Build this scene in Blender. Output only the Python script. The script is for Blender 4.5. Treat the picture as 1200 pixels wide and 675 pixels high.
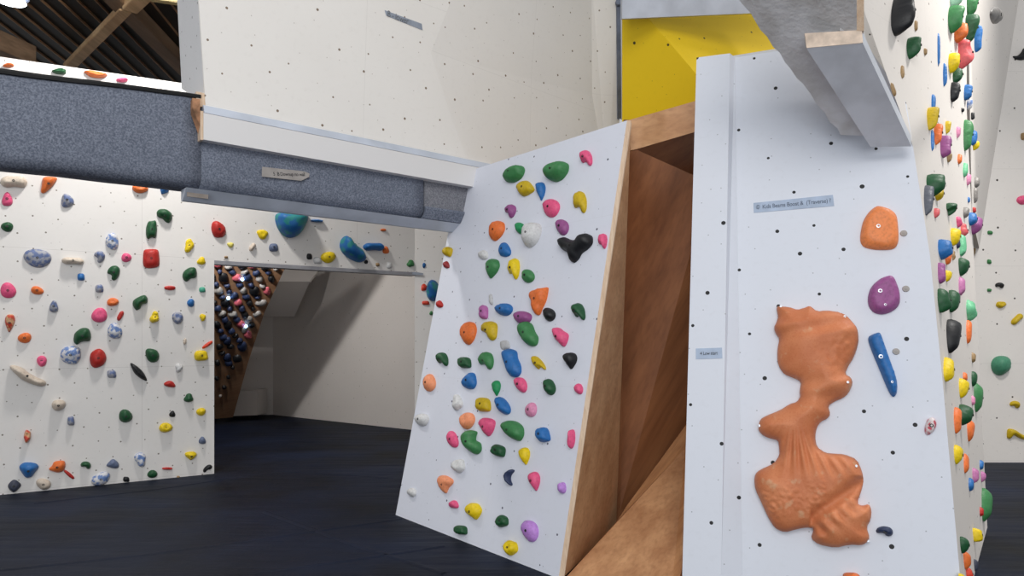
import bpy, bmesh, math, random
from mathutils import Vector, Matrix, noise
from mathutils.geometry import delaunay_2d_cdt
random.seed(7)
for o in list(bpy.data.objects): bpy.data.objects.remove(o)
SC = bpy.context.scene; C = SC.collection
# ---------------------------------------------------------------- camera
F = 800.0; HC = 1.53; HY = 399.0          # focal length in pixels of a 1200 px frame, eye height, horizon row
cam = bpy.data.objects.new('camera', bpy.data.cameras.new('camera')); C.objects.link(cam)
cam.location = (0, 0, HC); cam.rotation_euler = (math.pi/2, 0, 0)
cam.data.sensor_width = 36; cam.data.lens = 36*F/1200; cam.data.shift_y = (HY-337.5)/1200
cam.data.clip_start = .05
SC.camera = cam
# ---------------------------------------------------------------- light
vs = SC.view_settings; vs.view_transform = 'Standard'; vs.look = 'None'; vs.gamma = 1; vs.use_curve_mapping = False
vs.exposure = 0.0
w = bpy.data.worlds.new('hall_light'); SC.world = w; w.use_nodes = True
bg = w.node_tree.nodes['Background']; bg.inputs[0].default_value = (.96, .98, 1.0, 1); bg.inputs[1].default_value = .54
def area(name, loc, target, size, power, col=(1,1,1), sy=None, spread=180):
    l = bpy.data.lights.new(name, 'AREA'); l.shape = 'RECTANGLE'; l.size = size; l.size_y = sy or size; l.energy = power; l.color = col
    l.spread = math.radians(spread)
    o = bpy.data.objects.new(name, l); C.objects.link(o); o.location = loc
    o.rotation_euler = (Vector(target)-Vector(loc)).to_track_quat('-Z', 'Y').to_euler(); return o
area('hall_lamp_front', (-.5, -2.0, 6.2), (.3, 6, 2.4), 4.5, 250, (1, .985, .96), 3.0)
area('front_fill_light', (-.4, -4.8, 2.0), (.2, 5, 1.6), 6.0, 240, (.92, .96, 1), 3.2)  # unseen fill light added behind the camera to brighten undersides and lower walls
area('hall_lamp_left_wall', (-3.35, 6.35, 5.35), (-4.0, 7.4, 1.0), .4, 105, (1, .97, .93), .35)
area('hall_lamp_side', (5.0, 4.4, 6.6), (4.5, 6.2, 1.0), .5, 90, (1, .97, .93), spread=95)
area('inner_room_lamp', (-4.3, 9.1, 3.3), (-3.2, 12.2, 1.2), .16, 75, (1, .97, .93))

# ---------------------------------------------------------------- helpers
CAM = Vector((0, 0, HC))
def ray(x, y): return Vector(((x-600)/F, 1, (HY-y)/F))
def at(x, y, Y): return CAM + ray(x, y)*Y
class Plane:
    def __init__(s, a, b, c):
        s.o = Vector(a); n = (Vector(b)-s.o).cross(Vector(c)-s.o).normalized()
        if n.dot(CAM-s.o) < 0: n = -n
        s.n = n; s.axes()
    def axes(s):
        z = Vector((0, 0, 1)); s.e2 = (z - s.n*z.dot(s.n)).normalized() if abs(s.n.z) < .95 else Vector((0, 1, 0))
        s.e1 = s.e2.cross(s.n)
    def at(s, x, y):
        d = ray(x, y); return CAM + d*(s.n.dot(s.o-CAM)/s.n.dot(d))
    def uv(s, p): d = Vector(p)-s.o; return (d.dot(s.e1), d.dot(s.e2))
def lin(c):
    return c/12.92 if c <= .04045 else ((c+.055)/1.055)**2.4
def rgb(r, g, b): return (lin(r/255), lin(g/255), lin(b/255), 1)
def tag(o, label=None, cat=None, group=None, kind=None):
    if label: o['label'] = label
    if cat: o['category'] = cat
    if group: o['group'] = group
    if kind: o['kind'] = kind
    return o
def mk(name, verts, faces, mat, parent=None, smooth=False, uvp=None, origin=None):
    me = bpy.data.meshes.new(name)
    org = Vector(origin) if origin is not None else Vector((0, 0, 0))
    me.from_pydata([Vector(v)-org for v in verts], [], faces); me.update()
    if uvp:
        ul = me.uv_layers.new(name='UVMap')
        for lp in me.loops: ul.data[lp.index].uv = uvp.uv(me.vertices[lp.vertex_index].co+org)
    if smooth: me.polygons.foreach_set('use_smooth', [True]*len(me.polygons))
    me.materials.append(mat)
    o = bpy.data.objects.new(name, me); o.location = org; C.objects.link(o)
    if parent:
        o.parent = parent; o.location = org - parent.location
    return o
def empty(name, loc):
    o = bpy.data.objects.new(name, None); o.location = loc; C.objects.link(o); return o
def sheet(name, pts, thick, mat, parent=None, uvp=None, back=None, edge=None, holes=None):
    """a board: polygon pts facing the viewer side, given a thickness along back"""
    pts = [Vector(p) for p in pts]; n = len(pts)
    nn = Vector((0, 0, 0))
    for i in range(n): nn += (pts[i]-pts[0]).cross(pts[(i+1) % n]-pts[0])
    nn.normalize()
    if nn.dot(CAM-pts[0]) < 0: pts.reverse(); nn = -nn
    bk = Vector(back) if back is not None else -nn*thick
    v = pts + [p+bk for p in pts]
    f = [list(range(n)), list(range(2*n-1, n-1, -1))] + [[i, i+n, (i+1) % n+n, (i+1) % n] for i in range(n)]
    o = mk(name, v, f, mat, parent, uvp=uvp)
    if edge:
        o.data.materials.append(edge)
        for p in o.data.polygons:
            if p.index > 0: p.material_index = 1
    return o
def box(name, a, ex, ey, ez, mat, parent=None, bevel=0):
    a, ex, ey, ez = map(Vector, (a, ex, ey, ez))
    v = [a+ex*i+ey*j+ez*k for k in (0, 1) for j in (0, 1) for i in (0, 1)]
    f = [(0,2,3,1), (4,5,7,6), (0,1,5,4), (2,6,7,3), (0,4,6,2), (1,3,7,5)]
    o = mk(name, v, f, mat, parent)
    bm = bmesh.new(); bm.from_mesh(o.data); bmesh.ops.recalc_face_normals(bm, faces=bm.faces)
    if bevel:
        bmesh.ops.bevel(bm, geom=bm.edges[:], offset=bevel, segments=2, affect='EDGES')
    bm.to_mesh(o.data); bm.free()
    return o
# ---------------------------------------------------------------- materials
class NT:
    def __init__(s, name, rough=.6, spec=.5):
        s.m = bpy.data.materials.new(name); s.m.use_nodes = True; s.t = s.m.node_tree; s.b = s.t.nodes['Principled BSDF']
        s.b.inputs['Roughness'].default_value = rough; s.b.inputs['Specular IOR Level'].default_value = spec
    def n(s, ty, **kw):
        nd = s.t.nodes.new(ty)
        for k, v in kw.items(): setattr(nd, k, v)
        return nd
    def link(s, a, b): s.t.links.new(a, b)
    def math(s, op, a, b=None, c=None):
        nd = s.n('ShaderNodeMath', operation=op)
        for i, v in enumerate((a, b, c)):
            if v is None: continue
            if isinstance(v, (int, float)): nd.inputs[i].default_value = v
            else: s.link(v, nd.inputs[i])
        return nd.outputs[0]
    def mix(s, fac, a, b):
        nd = s.n('ShaderNodeMix', data_type='RGBA')
        for i, v in ((0, fac), (6, a), (7, b)):
            if isinstance(v, (int, float)): nd.inputs[i].default_value = v
            elif isinstance(v, tuple): nd.inputs[i].default_value = v
            else: s.link(v, nd.inputs[i])
        return nd.outputs[2]
    def noise(s, vec, scale, detail=3, out=0, rough=.5):
        nd = s.n('ShaderNodeTexNoise'); nd.inputs['Scale'].default_value = scale; nd.inputs['Detail'].default_value = detail
        nd.inputs['Roughness'].default_value = rough
        if vec is not None: s.link(vec, nd.inputs['Vector'])
        return nd.outputs[out]
    def ramp(s, fac, p0, p1, c0=(0,0,0,1), c1=(1,1,1,1)):
        nd = s.n('ShaderNodeValToRGB'); e = nd.color_ramp.elements; e[0].position = p0; e[1].position = p1; e[0].color = c0; e[1].color = c1
        s.link(fac, nd.inputs[0]); return nd.outputs[0]
    def bump(s, h, strength, dist=.01):
        nd = s.n('ShaderNodeBump'); nd.inputs['Strength'].default_value = strength; nd.inputs['Distance'].default_value = dist
        s.link(h, nd.inputs['Height']); s.link(nd.outputs[0], s.b.inputs['Normal'])
def wall_mat(name, col, pu=.23, pv=.155, r=.008, seam=(1.22, 2.44), dark=(60, 50, 45), rough=.65, jit=.25, off=(0, 0), seamamt=.25, keep=.1, dirt=.12):
    """painted plywood: staggered bolt holes, small screw dots, panel joints; from metre UVs"""
    t = NT(name, rough); uv = t.n('ShaderNodeUVMap').outputs[0]
    sp = t.n('ShaderNodeSeparateXYZ'); t.link(uv, sp.inputs[0]); u, v = sp.outputs[0], sp.outputs[1]
    u = t.math('ADD', u, 50+off[0]); v = t.math('ADD', v, 50+off[1])
    row = t.math('FLOOR', t.math('DIVIDE', v, pv)); odd = t.math('MODULO', row, 2)
    us = t.math('ADD', t.math('DIVIDE', u, pu), t.math('MULTIPLY', odd, .5)); colm = t.math('FLOOR', us)
    cv = t.n('ShaderNodeCombineXYZ'); t.link(row, cv.inputs[0]); t.link(colm, cv.inputs[1])
    wn = t.n('ShaderNodeTexWhiteNoise', noise_dimensions='2D'); t.link(cv.outputs[0], wn.inputs['Vector'])
    sc = t.n('ShaderNodeSeparateColor'); t.link(wn.outputs['Color'], sc.inputs[0])
    jx = t.math('MULTIPLY', t.math('SUBTRACT', sc.outputs[0], .5), jit); jy = t.math('MULTIPLY', t.math('SUBTRACT', sc.outputs[1], .5), jit)
    du = t.math('MULTIPLY', t.math('SUBTRACT', t.math('SUBTRACT', t.math('FRACT', us), .5), jx), pu)
    dv = t.math('MULTIPLY', t.math('SUBTRACT', t.math('SUBTRACT', t.math('FRACT', t.math('DIVIDE', v, pv)), .5), jy), pv)
    d = t.math('SQRT', t.math('ADD', t.math('MULTIPLY', du, du), t.math('MULTIPLY', dv, dv)))
    rr = t.math('MULTIPLY', r, t.math('ADD', .75, t.math('MULTIPLY', sc.outputs[2], .5)))
    dot = t.math('LESS_THAN', d, rr); dot = t.math('MULTIPLY', dot, t.math('GREATER_THAN', wn.outputs['Value'], keep))
    vo = t.n('ShaderNodeTexVoronoi', voronoi_dimensions='2D'); vo.inputs['Scale'].default_value = 4.3; t.link(uv, vo.inputs['Vector'])
    dot2 = t.math('MULTIPLY', t.math('LESS_THAN', vo.outputs['Distance'], .018), .45)
    dots = t.math('MAXIMUM', dot, dot2)
    # panel joints
    s1 = t.math('LESS_THAN', t.math('MODULO', v, seam[0]), .004); s2 = t.math('LESS_THAN', t.math('MODULO', u, seam[1]), .004)
    sm = t.math('MULTIPLY', t.math('MAXIMUM', s1, s2), seamamt)
    nz = t.noise(uv, 1.3, 5); fine = t.noise(uv, 22, 4)
    base = t.mix(t.math('MULTIPLY', t.ramp(nz, .35, .75), dirt), rgb(*col), rgb(col[0]*.86, col[1]*.85, col[2]*.84))
    base = t.mix(t.math('MULTIPLY', t.ramp(fine, .55, .8), .10), base, rgb(col[0]*.8, col[1]*.78, col[2]*.76))
    base = t.mix(sm, base, rgb(120, 112, 104)); base = t.mix(dots, base, rgb(*dark))
    t.link(base, t.b.inputs['Base Color']); t.bump(fine, .06, .004)
    return t.m
def plain(name, col, rough=.6, var=.12, scale=8, bump=.05, metal=0, spec=.5, col2=None):
    t = NT(name, rough, spec); co = t.n('ShaderNodeTexCoord').outputs['Object']
    nz = t.noise(co, scale, 4); c2 = col2 or tuple(c*(1-var*2) for c in col)
    t.link(t.mix(t.ramp(nz, .35, .7), rgb(*col), rgb(*c2)), t.b.inputs['Base Color'])
    t.b.inputs['Metallic'].default_value = metal
    if bump: t.bump(t.noise(co, scale*6, 3), bump, .01)
    return t.m
def wood(name, c1, c2, direction=(0, 0, 1), scale=9, rough=.5, stretch=14):
    t = NT(name, rough); co = t.n('ShaderNodeTexCoord').outputs['Object']
    q = Vector(direction).normalized().rotation_difference(Vector((0, 0, 1))).to_euler()
    mp = t.n('ShaderNodeMapping'); mp.inputs['Rotation'].default_value = q; t.link(co, mp.inputs[0])
    m2 = t.n('ShaderNodeMapping'); m2.inputs['Scale'].default_value = (1, 1, 1/stretch); t.link(mp.outputs[0], m2.inputs[0])
    g = t.noise(m2.outputs[0], scale, 6, rough=.6); g2 = t.noise(m2.outputs[0], scale*6, 3)
    c = t.mix(t.ramp(g, .3, .72), rgb(*c1), rgb(*c2)); c = t.mix(t.math('MULTIPLY', t.ramp(g2, .45, .75), .35), c, rgb(c2[0]*.8, c2[1]*.75, c2[2]*.7))
    t.link(c, t.b.inputs['Base Color']); t.bump(g2, .08, .004); return t.m
def carpet(name, c1, c2):
    t = NT(name, .95, .1); co = t.n('ShaderNodeTexCoord').outputs['Object']
    a = t.noise(co, 85, 3, rough=.7); b = t.noise(co, 22, 4)
    c = t.mix(t.ramp(a, .38, .62), rgb(*c1), rgb(*c2)); c = t.mix(t.math('MULTIPLY', t.ramp(b, .4, .7), .3), c, rgb(*c1))
    t.link(c, t.b.inputs['Base Color']); t.bump(a, .6, .01); return t.m
M = {}
M['left'] = wall_mat('paint_left_wall', (224, 221, 218), r=.007, dark=(125, 118, 110))
M['cream'] = wall_mat('paint_cream_wall', (236, 232, 227), pu=.30, pv=.20, r=.0085, dark=(130, 112, 95), jit=.6, keep=.3, seamamt=.12)
M['slab'] = wall_mat('paint_middle_wall', (214, 217, 228), pu=.34, pv=.24, r=.007, dark=(90, 90, 105), jit=.7, keep=.35, seamamt=.06, dirt=.06)
M['panel'] = wall_mat('paint_front_panel', (214, 218, 228), pu=.34, pv=.26, r=.012, dark=(18, 18, 22), jit=.5, keep=.25, seamamt=.0, dirt=.05)
M['side'] = wall_mat('paint_side_wall', (220, 214, 208), pu=.30, pv=.22, r=.007, dark=(110, 100, 92), keep=.5, seamamt=.1)
M['far'] = wall_mat('paint_far_wall', (226, 221, 216), pu=.40, pv=.30, r=.012, dark=(60, 55, 50), keep=.3, jit=.2)
M['inner'] = wall_mat('paint_inner_wall', (205, 200, 196), pu=.30, pv=.22, r=.006, dark=(120, 112, 106), keep=.4, seamamt=.08)
M['yellow'] = wall_mat('paint_yellow_wall', (234, 198, 0), pu=.42, pv=.36, r=.011, dark=(70, 60, 10), keep=.3, jit=.7, seamamt=0, dirt=.05)
M['white'] = plain('white_painted_wood', (214, 214, 216), .55, .04, 4)
M['bluewhite'] = plain('pale_blue_painted_wood', (198, 205, 218), .5, .05, 4)
M['casing'] = plain('casing_paint', (214, 218, 226), .5, .05, 5)
M['greywhite'] = plain('grey_white_paint', (196, 201, 212), .5, .05, 5)
M['ply_edge'] = wood('plywood_edge', (230, 208, 184), (208, 176, 146), (0, 0, 1), 30)
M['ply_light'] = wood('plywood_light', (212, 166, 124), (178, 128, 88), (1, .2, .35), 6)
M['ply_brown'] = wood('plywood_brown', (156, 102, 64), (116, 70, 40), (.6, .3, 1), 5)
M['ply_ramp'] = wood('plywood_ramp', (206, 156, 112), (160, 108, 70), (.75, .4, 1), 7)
M['board'] = wood('board_plywood', (150, 118, 92), (118, 86, 62), (1, 0, .1), 5)
M['timber'] = wood('roof_timber_wood', (222, 190, 148), (168, 134, 98), (0, 1, 0), 6)
M['timber_dark'] = wood('roof_timber_dark', (146, 120, 96), (96, 76, 58), (0, 1, 0), 6)
M['roof'] = wood('roof_sheet', (26, 20, 16), (14, 11, 10), (0, 1, 0), 8)
M['batten'] = wood('roof_batten', (170, 134, 100), (100, 74, 54), (0, 1, 0), 8)
M['carpet'] = carpet('grey_blue_carpet', (90, 96, 110), (132, 138, 152))
M['carpet_end'] = carpet('grey_carpet', (104, 106, 114), (142, 142, 148))
M['black'] = plain('black_rubber_and_shade', (14, 14, 16), .6, .2, 8)
M['concrete'] = plain('rough_concrete', (222, 222, 224), .85, .1, 5, .5, col2=(186, 183, 180))
M['metal'] = plain('steel_strip', (120, 128, 146), .4, .1, 10, 0, metal=.5)
M['tape'] = plain('grey_tape', (150, 158, 172), .5, .06, 12)
M['tape_blue'] = plain('pale_blue_tape', (168, 184, 208), .5, .05, 12)
M['tape_beige'] = plain('beige_tape', (160, 154, 150), .5, .05, 12)
M['tape_dark'] = plain('dark_grey_tape', (104, 106, 110), .5, .05, 12)
M['ink'] = plain('ink', (30, 32, 38), .6, 0, 12, 0)
M['bolt_hole'] = plain('dark_bolt', (26, 24, 24), .5, .1, 12, 0)
M['bolt_steel'] = plain('steel_bolt', (205, 208, 214), .35, .05, 12, 0, metal=.6)
M['foam'] = plain('insulation_foam', (190, 140, 105), .9, .2, 12, .4)

HC_ = {'beige': (206, 192, 176), 'pink': (222, 84, 128), 'orange': (224, 112, 50), 'greyblue': ((150, 152, 162), (92, 108, 148)), 'darkgreen': (24, 78, 44),
 'whiteblue': ((208, 208, 212), (104, 132, 184)), 'blue': (36, 104, 170), 'red': (178, 40, 34), 'yellow': (226, 196, 12), 'paleyellow': (226, 214, 110), 'tan': (150, 122, 84),
 'teal': (70, 160, 134), 'redbeige': ((190, 62, 42), (206, 160, 120)), 'redorange': (216, 66, 42), 'black': (20, 21, 25), 'slate': (98, 110, 138), 'darkslate': (58, 62, 78), 'white': (208, 208, 208),
 'oceanblue': ((28, 96, 160), (40, 130, 130)), 'green': (58, 124, 72), 'brightgreen': (30, 138, 82), 'mustard': (196, 166, 14), 'purple': (146, 78, 134), 'purplepink': (176, 100, 160), 'paleGrey': (184, 184, 186),
 'palepink': (214, 138, 172), 'peach': (232, 146, 104), 'navy': (40, 52, 84), 'violet': (184, 132, 208), 'darkred': (140, 40, 46), 'paleorange': (230, 134, 76), 'whitered': ((222, 210, 210), (190, 60, 80)),
 'palemint': (168, 214, 186), 'redpink': (206, 88, 92), 'mint': (104, 184, 138), 'grey': (128, 124, 120), 'darkgrey': (84, 88, 98), 'palepurple': (184, 112, 160), 'tealgreen': (72, 138, 108), 'lightgrey': (150, 148, 146), 'rose': (190, 92, 104), 'brown': (128, 76, 60)}
def hold_mat(c):
    k = 'resin_'+c
    if k in M: return M[k]
    v = HC_[c]; t = NT(k, .5, .4); co = t.n('ShaderNodeTexCoord').outputs['Object']
    nz = t.noise(co, 60, 4)
    if isinstance(v[0], tuple):
        big = t.noise(co, 9 if c == 'oceanblue' else 26, 3); col = t.mix(t.ramp(big, .44, .56), rgb(*v[0]), rgb(*v[1]))
    else: col = t.mix(t.math('MULTIPLY', t.ramp(nz, .45, .75), .45), rgb(*v), rgb(*[x*.72 for x in v]))
    t.link(col, t.b.inputs['Base Color']); t.bump(nz, .25, .006); M[k] = t.m; return t.m
# ---------------------------------------------------------------- every hold: wall, place and shape, label
HOLDS = [
 ('L', (16.5, 213.5, 32.5, 14.6, 4, 'e', 'beige', 0.09, 1), 'beige bone-shaped hold at the top left, on the white left wall'),
 ('L', (8.5, 233.5, 13.4, 16.8, 0, 't', 'pink', 0.04, 1), 'pink pointed hold, left wall, just below the beige bone-shaped hold at the top left'),
 ('L', (57, 216.5, 20, 20, 0, [(50, 207), (68, 208), (65, 214), (60, 220), (52, 227), (47.5, 226), (49, 217)], 'orange', 0.07, 1), 'orange wedge under the carpet, on the white left wall'),
 ('L', (78.5, 235, 15.7, 16.8, -20, 't', 'greyblue', 0.05, 1), 'grey-blue marbled pointed hold, left wall, just lower right of the orange wedge under the carpet'),
 ('L', (8.5, 266, 14.6, 11.2, 15, 'r', 'darkgreen', 0.05, 1), 'dark green rounded hold, left wall, to the upper left of the large marbled grey-blue hold'),
 ('L', (44, 302.5, 31.4, 22.4, 5, 'r', 'greyblue', 0.06, 1), 'large marbled grey-blue hold, on the white left wall'),
 ('L', (85.5, 306, 26.9, 9.0, 5, 'e', 'beige', 0.08, 1), 'large beige oblong hold on the white left wall, right of the large marbled grey-blue hold'),
 ('L', (131.5, 283, 15.7, 19.0, -10, 'r', 'whiteblue', 0.06, 1), 'large white and blue rounded hold, left wall, left of the tall dark green hold'),
 ('L', (116.5, 300.5, 13.4, 13.4, 40, 'k', 'greyblue', 0.05, 0), 'grey-blue marbled kidney-shaped hold on the white left wall, left of the large blocky red hold'),
 ('L', (95, 324.5, 9.0, 9.0, 0, 'q', 'blue', 0.04, 0), 'small blue blocky hold, left wall, upper left of the pink jug with a pocket'),
 ('L', (133, 319.5, 14.6, 17.9, 30, 'k', 'darkgreen', 0.06, 1), 'dark green kidney-shaped hold on the white left wall, left of the large blocky red hold'),
 ('L', (148, 302, 12.3, 10.1, 10, 'r', 'pink', 0.04, 1), 'small pink rounded hold, left wall, just left of the large blocky red hold'),
 ('L', (9.5, 340.5, 19.0, 17.9, 0, 'r', 'pink', 0.04, 1), 'large round pink hold, on the white left wall'),
 ('L', (43.5, 340.5, 14.6, 10.1, 10, 'r', 'orange', 0.05, 1), 'orange rounded hold on the white left wall, right of the large round pink hold'),
 ('L', (116.5, 338, 10.1, 10.1, 0, 'q', 'greyblue', 0.04, 0), 'small grey-blue marbled blocky hold, left wall, above the pink jug with a pocket'),
 ('L', (164, 221, 17.9, 11.2, 5, 'j', 'orange', 0.06, 0), 'orange hold tucked under the carpet, on the white left wall'),
 ('L', (192, 223, 11.2, 10.1, 30, 'd', 'blue', 0.05, 0), 'small blue drop-shaped hold, left wall, just right of the orange hold tucked under the carpet'),
 ('L', (192.5, 253.5, 20.2, 16.8, 25, [(183.1, 248.9), (186.2, 245.3), (194.4, 245.1), (201.3, 250.0), (201.8, 256.7), (197.8, 262.0), (193.3, 259.8), (190.7, 256.4), (184.4, 254.4)], 'darkgreen', 0.08, 1), 'large dark green kidney-shaped hold, left wall, just upper right of the tall dark green hold'),
 ('L', (177.5, 269.5, 13.4, 23.5, 3, 'e', 'darkgreen', 0.07, 1), 'tall dark green hold, on the white left wall'),
 ('L', (177, 303, 22.4, 25.8, 0, [(167.1, 311.1), (167.8, 294.4), (170.4, 292.2), (183.3, 292.0), (186.0, 294.4), (187.1, 307.8), (185.6, 313.3), (172.2, 314.9)], 'red', 0.07, 1), 'large blocky red hold, on the white left wall'),
 ('L', (221.5, 288, 11.2, 16.8, 15, 'l', 'yellow', 0.04, 1), 'yellow lobed hold on the white left wall, right of the large blocky red hold'),
 ('L', (236, 306, 10.1, 10.1, 0, 'l', 'yellow', 0.04, 0), 'small yellow lobed hold on the white left wall, above the small teal blocky hold'),
 ('L', (222, 321.5, 20.2, 16.8, -15, [(213.3, 323.8), (215.1, 317.8), (222.2, 313.1), (229.1, 313.6), (230.9, 321.1), (229.1, 326.0), (223.3, 326.2), (218.9, 330.4), (215.3, 328.7)], 'darkgreen', 0.08, 1), 'large dark green kidney-shaped hold, left wall, just upper left of the small teal blocky hold'),
 ('L', (256, 269, 19.0, 22.4, -10, [(247.1, 267.1), (248.7, 260.0), (254.4, 258.7), (263.6, 265.1), (264.7, 273.3), (261.3, 278.2), (252.0, 278.7), (248.7, 273.8)], 'red', 0.07, 1), 'large rounded red hold beside the carpet beam, on the white left wall'),
 ('L', (270, 287, 7.8, 6.7, 0, 'l', 'paleyellow', 0.03, 0), 'small pale yellow lobed hold on the white left wall, the only pale yellow one there'),
 ('L', (265, 301.5, 4.5, 3.4, 0, 'q', 'tan', 0.03, 0), 'small tan blocky hold, left wall, just below the small pale yellow lobed hold'),
 ('L', (199, 337.5, 13.4, 5.6, 0, 'b', 'red', 0.03, 0), 'red narrow hold on the white left wall, left of the small teal blocky hold'),
 ('L', (237, 339.5, 7.8, 6.7, 0, 'q', 'teal', 0.03, 0), 'small teal blocky hold on the white left wall, the only teal one there'),
 ('L', (63, 359, 11.2, 14.6, 0, 't', 'greyblue', 0.07, 1), 'grey-blue marbled pointed hold, left wall, to the upper left of the largest dark green hold'),
 ('L', (132, 354, 13.4, 10.1, -10, 'j', 'orange', 0.06, 0), 'orange pocketed hold, left wall, just upper right of the pink jug with a pocket'),
 ('L', (116.5, 369.5, 19.0, 16.8, 5, 'j', 'pink', 0.05, 0), 'pink jug with a pocket, on the white left wall'),
 ('L', (141, 370, 5.6, 13.4, 30, 'b', 'red', 0.03, 0), 'red narrow hold, left wall, just right of the pink jug with a pocket'),
 ('L', (11.5, 378.5, 12.3, 21.3, 5, 'd', 'redbeige', 0.06, 1), 'large red and beige drop-shaped hold, left wall, below the large round pink hold'),
 ('L', (29, 396, 15.7, 12.3, 0, 'r', 'orange', 0.05, 1), 'orange rounded hold on the white left wall, above the long beige handle hold'),
 ('L', (96.5, 394, 22.4, 20.2, -25, [(86.0, 397.1), (87.3, 390.0), (95.6, 384.0), (103.8, 384.4), (106.9, 392.2), (106.0, 400.0), (95.6, 400.0), (90.0, 404.4), (86.7, 401.6)], 'darkgreen', 0.1, 1), 'largest dark green hold, on the white left wall'),
 ('L', (134.5, 388, 16.8, 19.0, 0, 'r', 'whiteblue', 0.07, 0), 'large white and blue rounded hold, left wall, second from top of white and blue ones'),
 ('L', (49, 423, 12.3, 12.3, 0, 'j', 'pink', 0.05, 1), 'small pink pocketed hold, left wall, just upper right of the long beige handle hold'),
 ('L', (82.5, 416, 26.9, 23.5, -10, [(70.2, 415.6), (73.3, 407.8), (83.3, 405.1), (93.3, 406.7), (94.9, 417.8), (90.0, 426.7), (80.0, 426.7), (71.1, 421.8)], 'whiteblue', 0.08, 1), 'large white and blue marbled hold, on the white left wall'),
 ('L', (115, 419.5, 23.5, 26.9, 15, [(104.7, 420.0), (106.4, 412.9), (115.6, 407.6), (122.4, 411.8), (125.3, 420.0), (121.3, 428.2), (111.1, 431.8), (106.4, 428.2)], 'red', 0.08, 1), 'large red hold with a slot, on the white left wall'),
 ('L', (131, 438, 11.2, 10.1, 0, 'q', 'greyblue', 0.04, 0), 'small grey-blue marbled blocky hold, left wall, second lowest of the grey-blue marbled ones'),
 ('L', (32.5, 440, 49.3, 12.3, 25, [(10.7, 430.0), (14.0, 427.1), (26.7, 430.7), (33.8, 437.1), (42.2, 441.8), (53.6, 446.2), (54.2, 451.1), (47.8, 452.9), (35.6, 449.6), (24.0, 443.8), (17.3, 437.1)], 'beige', 0.12, 1), 'long beige handle hold, on the white left wall'),
 ('L', (68.5, 474.5, 15.7, 13.4, -15, 'r', 'beige', 0.1, 1), 'beige rounded hold, left wall, to the lower right of the long beige handle hold'),
 ('L', (164, 354.5, 21.3, 17.9, -25, [(154.9, 357.1), (156.2, 351.1), (168.9, 344.9), (172.9, 348.9), (172.7, 355.6), (166.0, 356.7), (164.0, 362.2), (158.9, 363.8)], 'darkgreen', 0.09, 1), 'large dark green kidney-shaped hold, left wall, right of the pink jug with a pocket'),
 ('L', (223.5, 355, 9.0, 9.0, 0, 'r', 'blue', 0.05, 0), 'small blue rounded hold, left wall, just lower left of the small teal blocky hold'),
 ('L', (181, 372, 11.2, 14.6, 15, 'l', 'yellow', 0.08, 1), 'yellow lobed hold on the white left wall, right of the pink jug with a pocket'),
 ('L', (208, 372.5, 12.3, 14.6, 0, 'j', 'greyblue', 0.06, 0), 'grey-blue marbled pocketed hold, left wall, to the lower left of the small teal blocky hold'),
 ('L', (237.5, 372, 7.8, 9.0, 0, 'l', 'yellow', 0.05, 0), 'small yellow lobed hold on the white left wall, above the red-orange narrow hold'),
 ('L', (216.5, 400, 3.4, 7.8, 10, 'b', 'beige', 0.03, 0), 'small beige narrow hold, left wall, fourth from the top of the beige ones'),
 ('L', (243, 404, 14.6, 4.5, -35, 'b', 'redorange', 0.03, 0), 'red-orange narrow hold on the white left wall, the only red-orange one there'),
 ('L', (235.5, 416.5, 16.8, 13.4, -5, 'q', 'yellow', 0.07, 1), 'blocky yellow hold at the wall edge, on the white left wall'),
 ('L', (178.5, 416.5, 19.0, 19.0, 15, [(169.8, 411.6), (173.1, 407.8), (183.6, 409.8), (187.1, 416.7), (184.7, 423.6), (177.8, 425.3), (172.0, 421.3)], 'darkgreen', 0.08, 1), 'large dark green rounded hold, left wall, just upper right of the black blade-shaped hold'),
 ('L', (162, 436, 32.5, 9.0, 47, 's', 'black', 0.07, 1), 'black blade-shaped hold, on the white left wall'),
 ('L', (209.5, 431, 9.0, 11.2, 20, 'l', 'white', 0.05, 0), 'small white lobed hold, left wall, just to the upper right of the red pointed hold'),
 ('L', (199, 450, 14.6, 7.8, 10, 't', 'red', 0.04, 0), 'red pointed hold on the white left wall, right of the black blade-shaped hold'),
 ('L', (221, 466.5, 11.2, 11.2, 0, 'l', 'darkgreen', 0.07, 0), 'small dark green lobed hold, left wall, below the blocky yellow hold at the wall edge'),
 ('L', (83, 493, 9.0, 11.2, 0, 'q', 'greyblue', 0.06, 0), 'small grey-blue marbled blocky hold, left wall, above the large orange hold near the bottom edge'),
 ('L', (32, 511, 9.0, 15.7, 10, 'l', 'redbeige', 0.08, 0), 'red and beige lobed hold on the white left wall, above the fan-shaped blue hold'),
 ('L', (147, 487.5, 16.8, 14.6, 10, 'r', 'darkgreen', 0.08, 1), 'dark green rounded hold on the white left wall, below the black blade-shaped hold'),
 ('L', (33.5, 550.5, 25, 19, 0, [(21.5, 547), (27, 542), (35, 541.5), (43, 543), (46, 547), (41, 553), (37, 559), (31, 560), (27, 556)], 'blue', 0.1, 1), 'fan-shaped blue hold, on the white left wall'),
 ('L', (67, 546.5, 21, 14, 0, [(57, 549), (61, 546), (63, 541), (70, 539.5), (76, 540), (77, 546), (74, 552), (68, 554), (58, 551)], 'orange', 0.08, 1), 'large orange hold near the bottom edge, on the white left wall'),
 ('L', (81, 556, 15.7, 4.5, 40, 'b', 'red', 0.03, 0), 'red narrow hold, left wall, lower right of the large orange hold near the bottom edge'),
 ('L', (100.5, 545, 12.3, 9.0, 5, 'k', 'darkgreen', 0.06, 0), 'small dark green kidney-shaped hold, left wall, right of large orange hold near bottom edge'),
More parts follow.
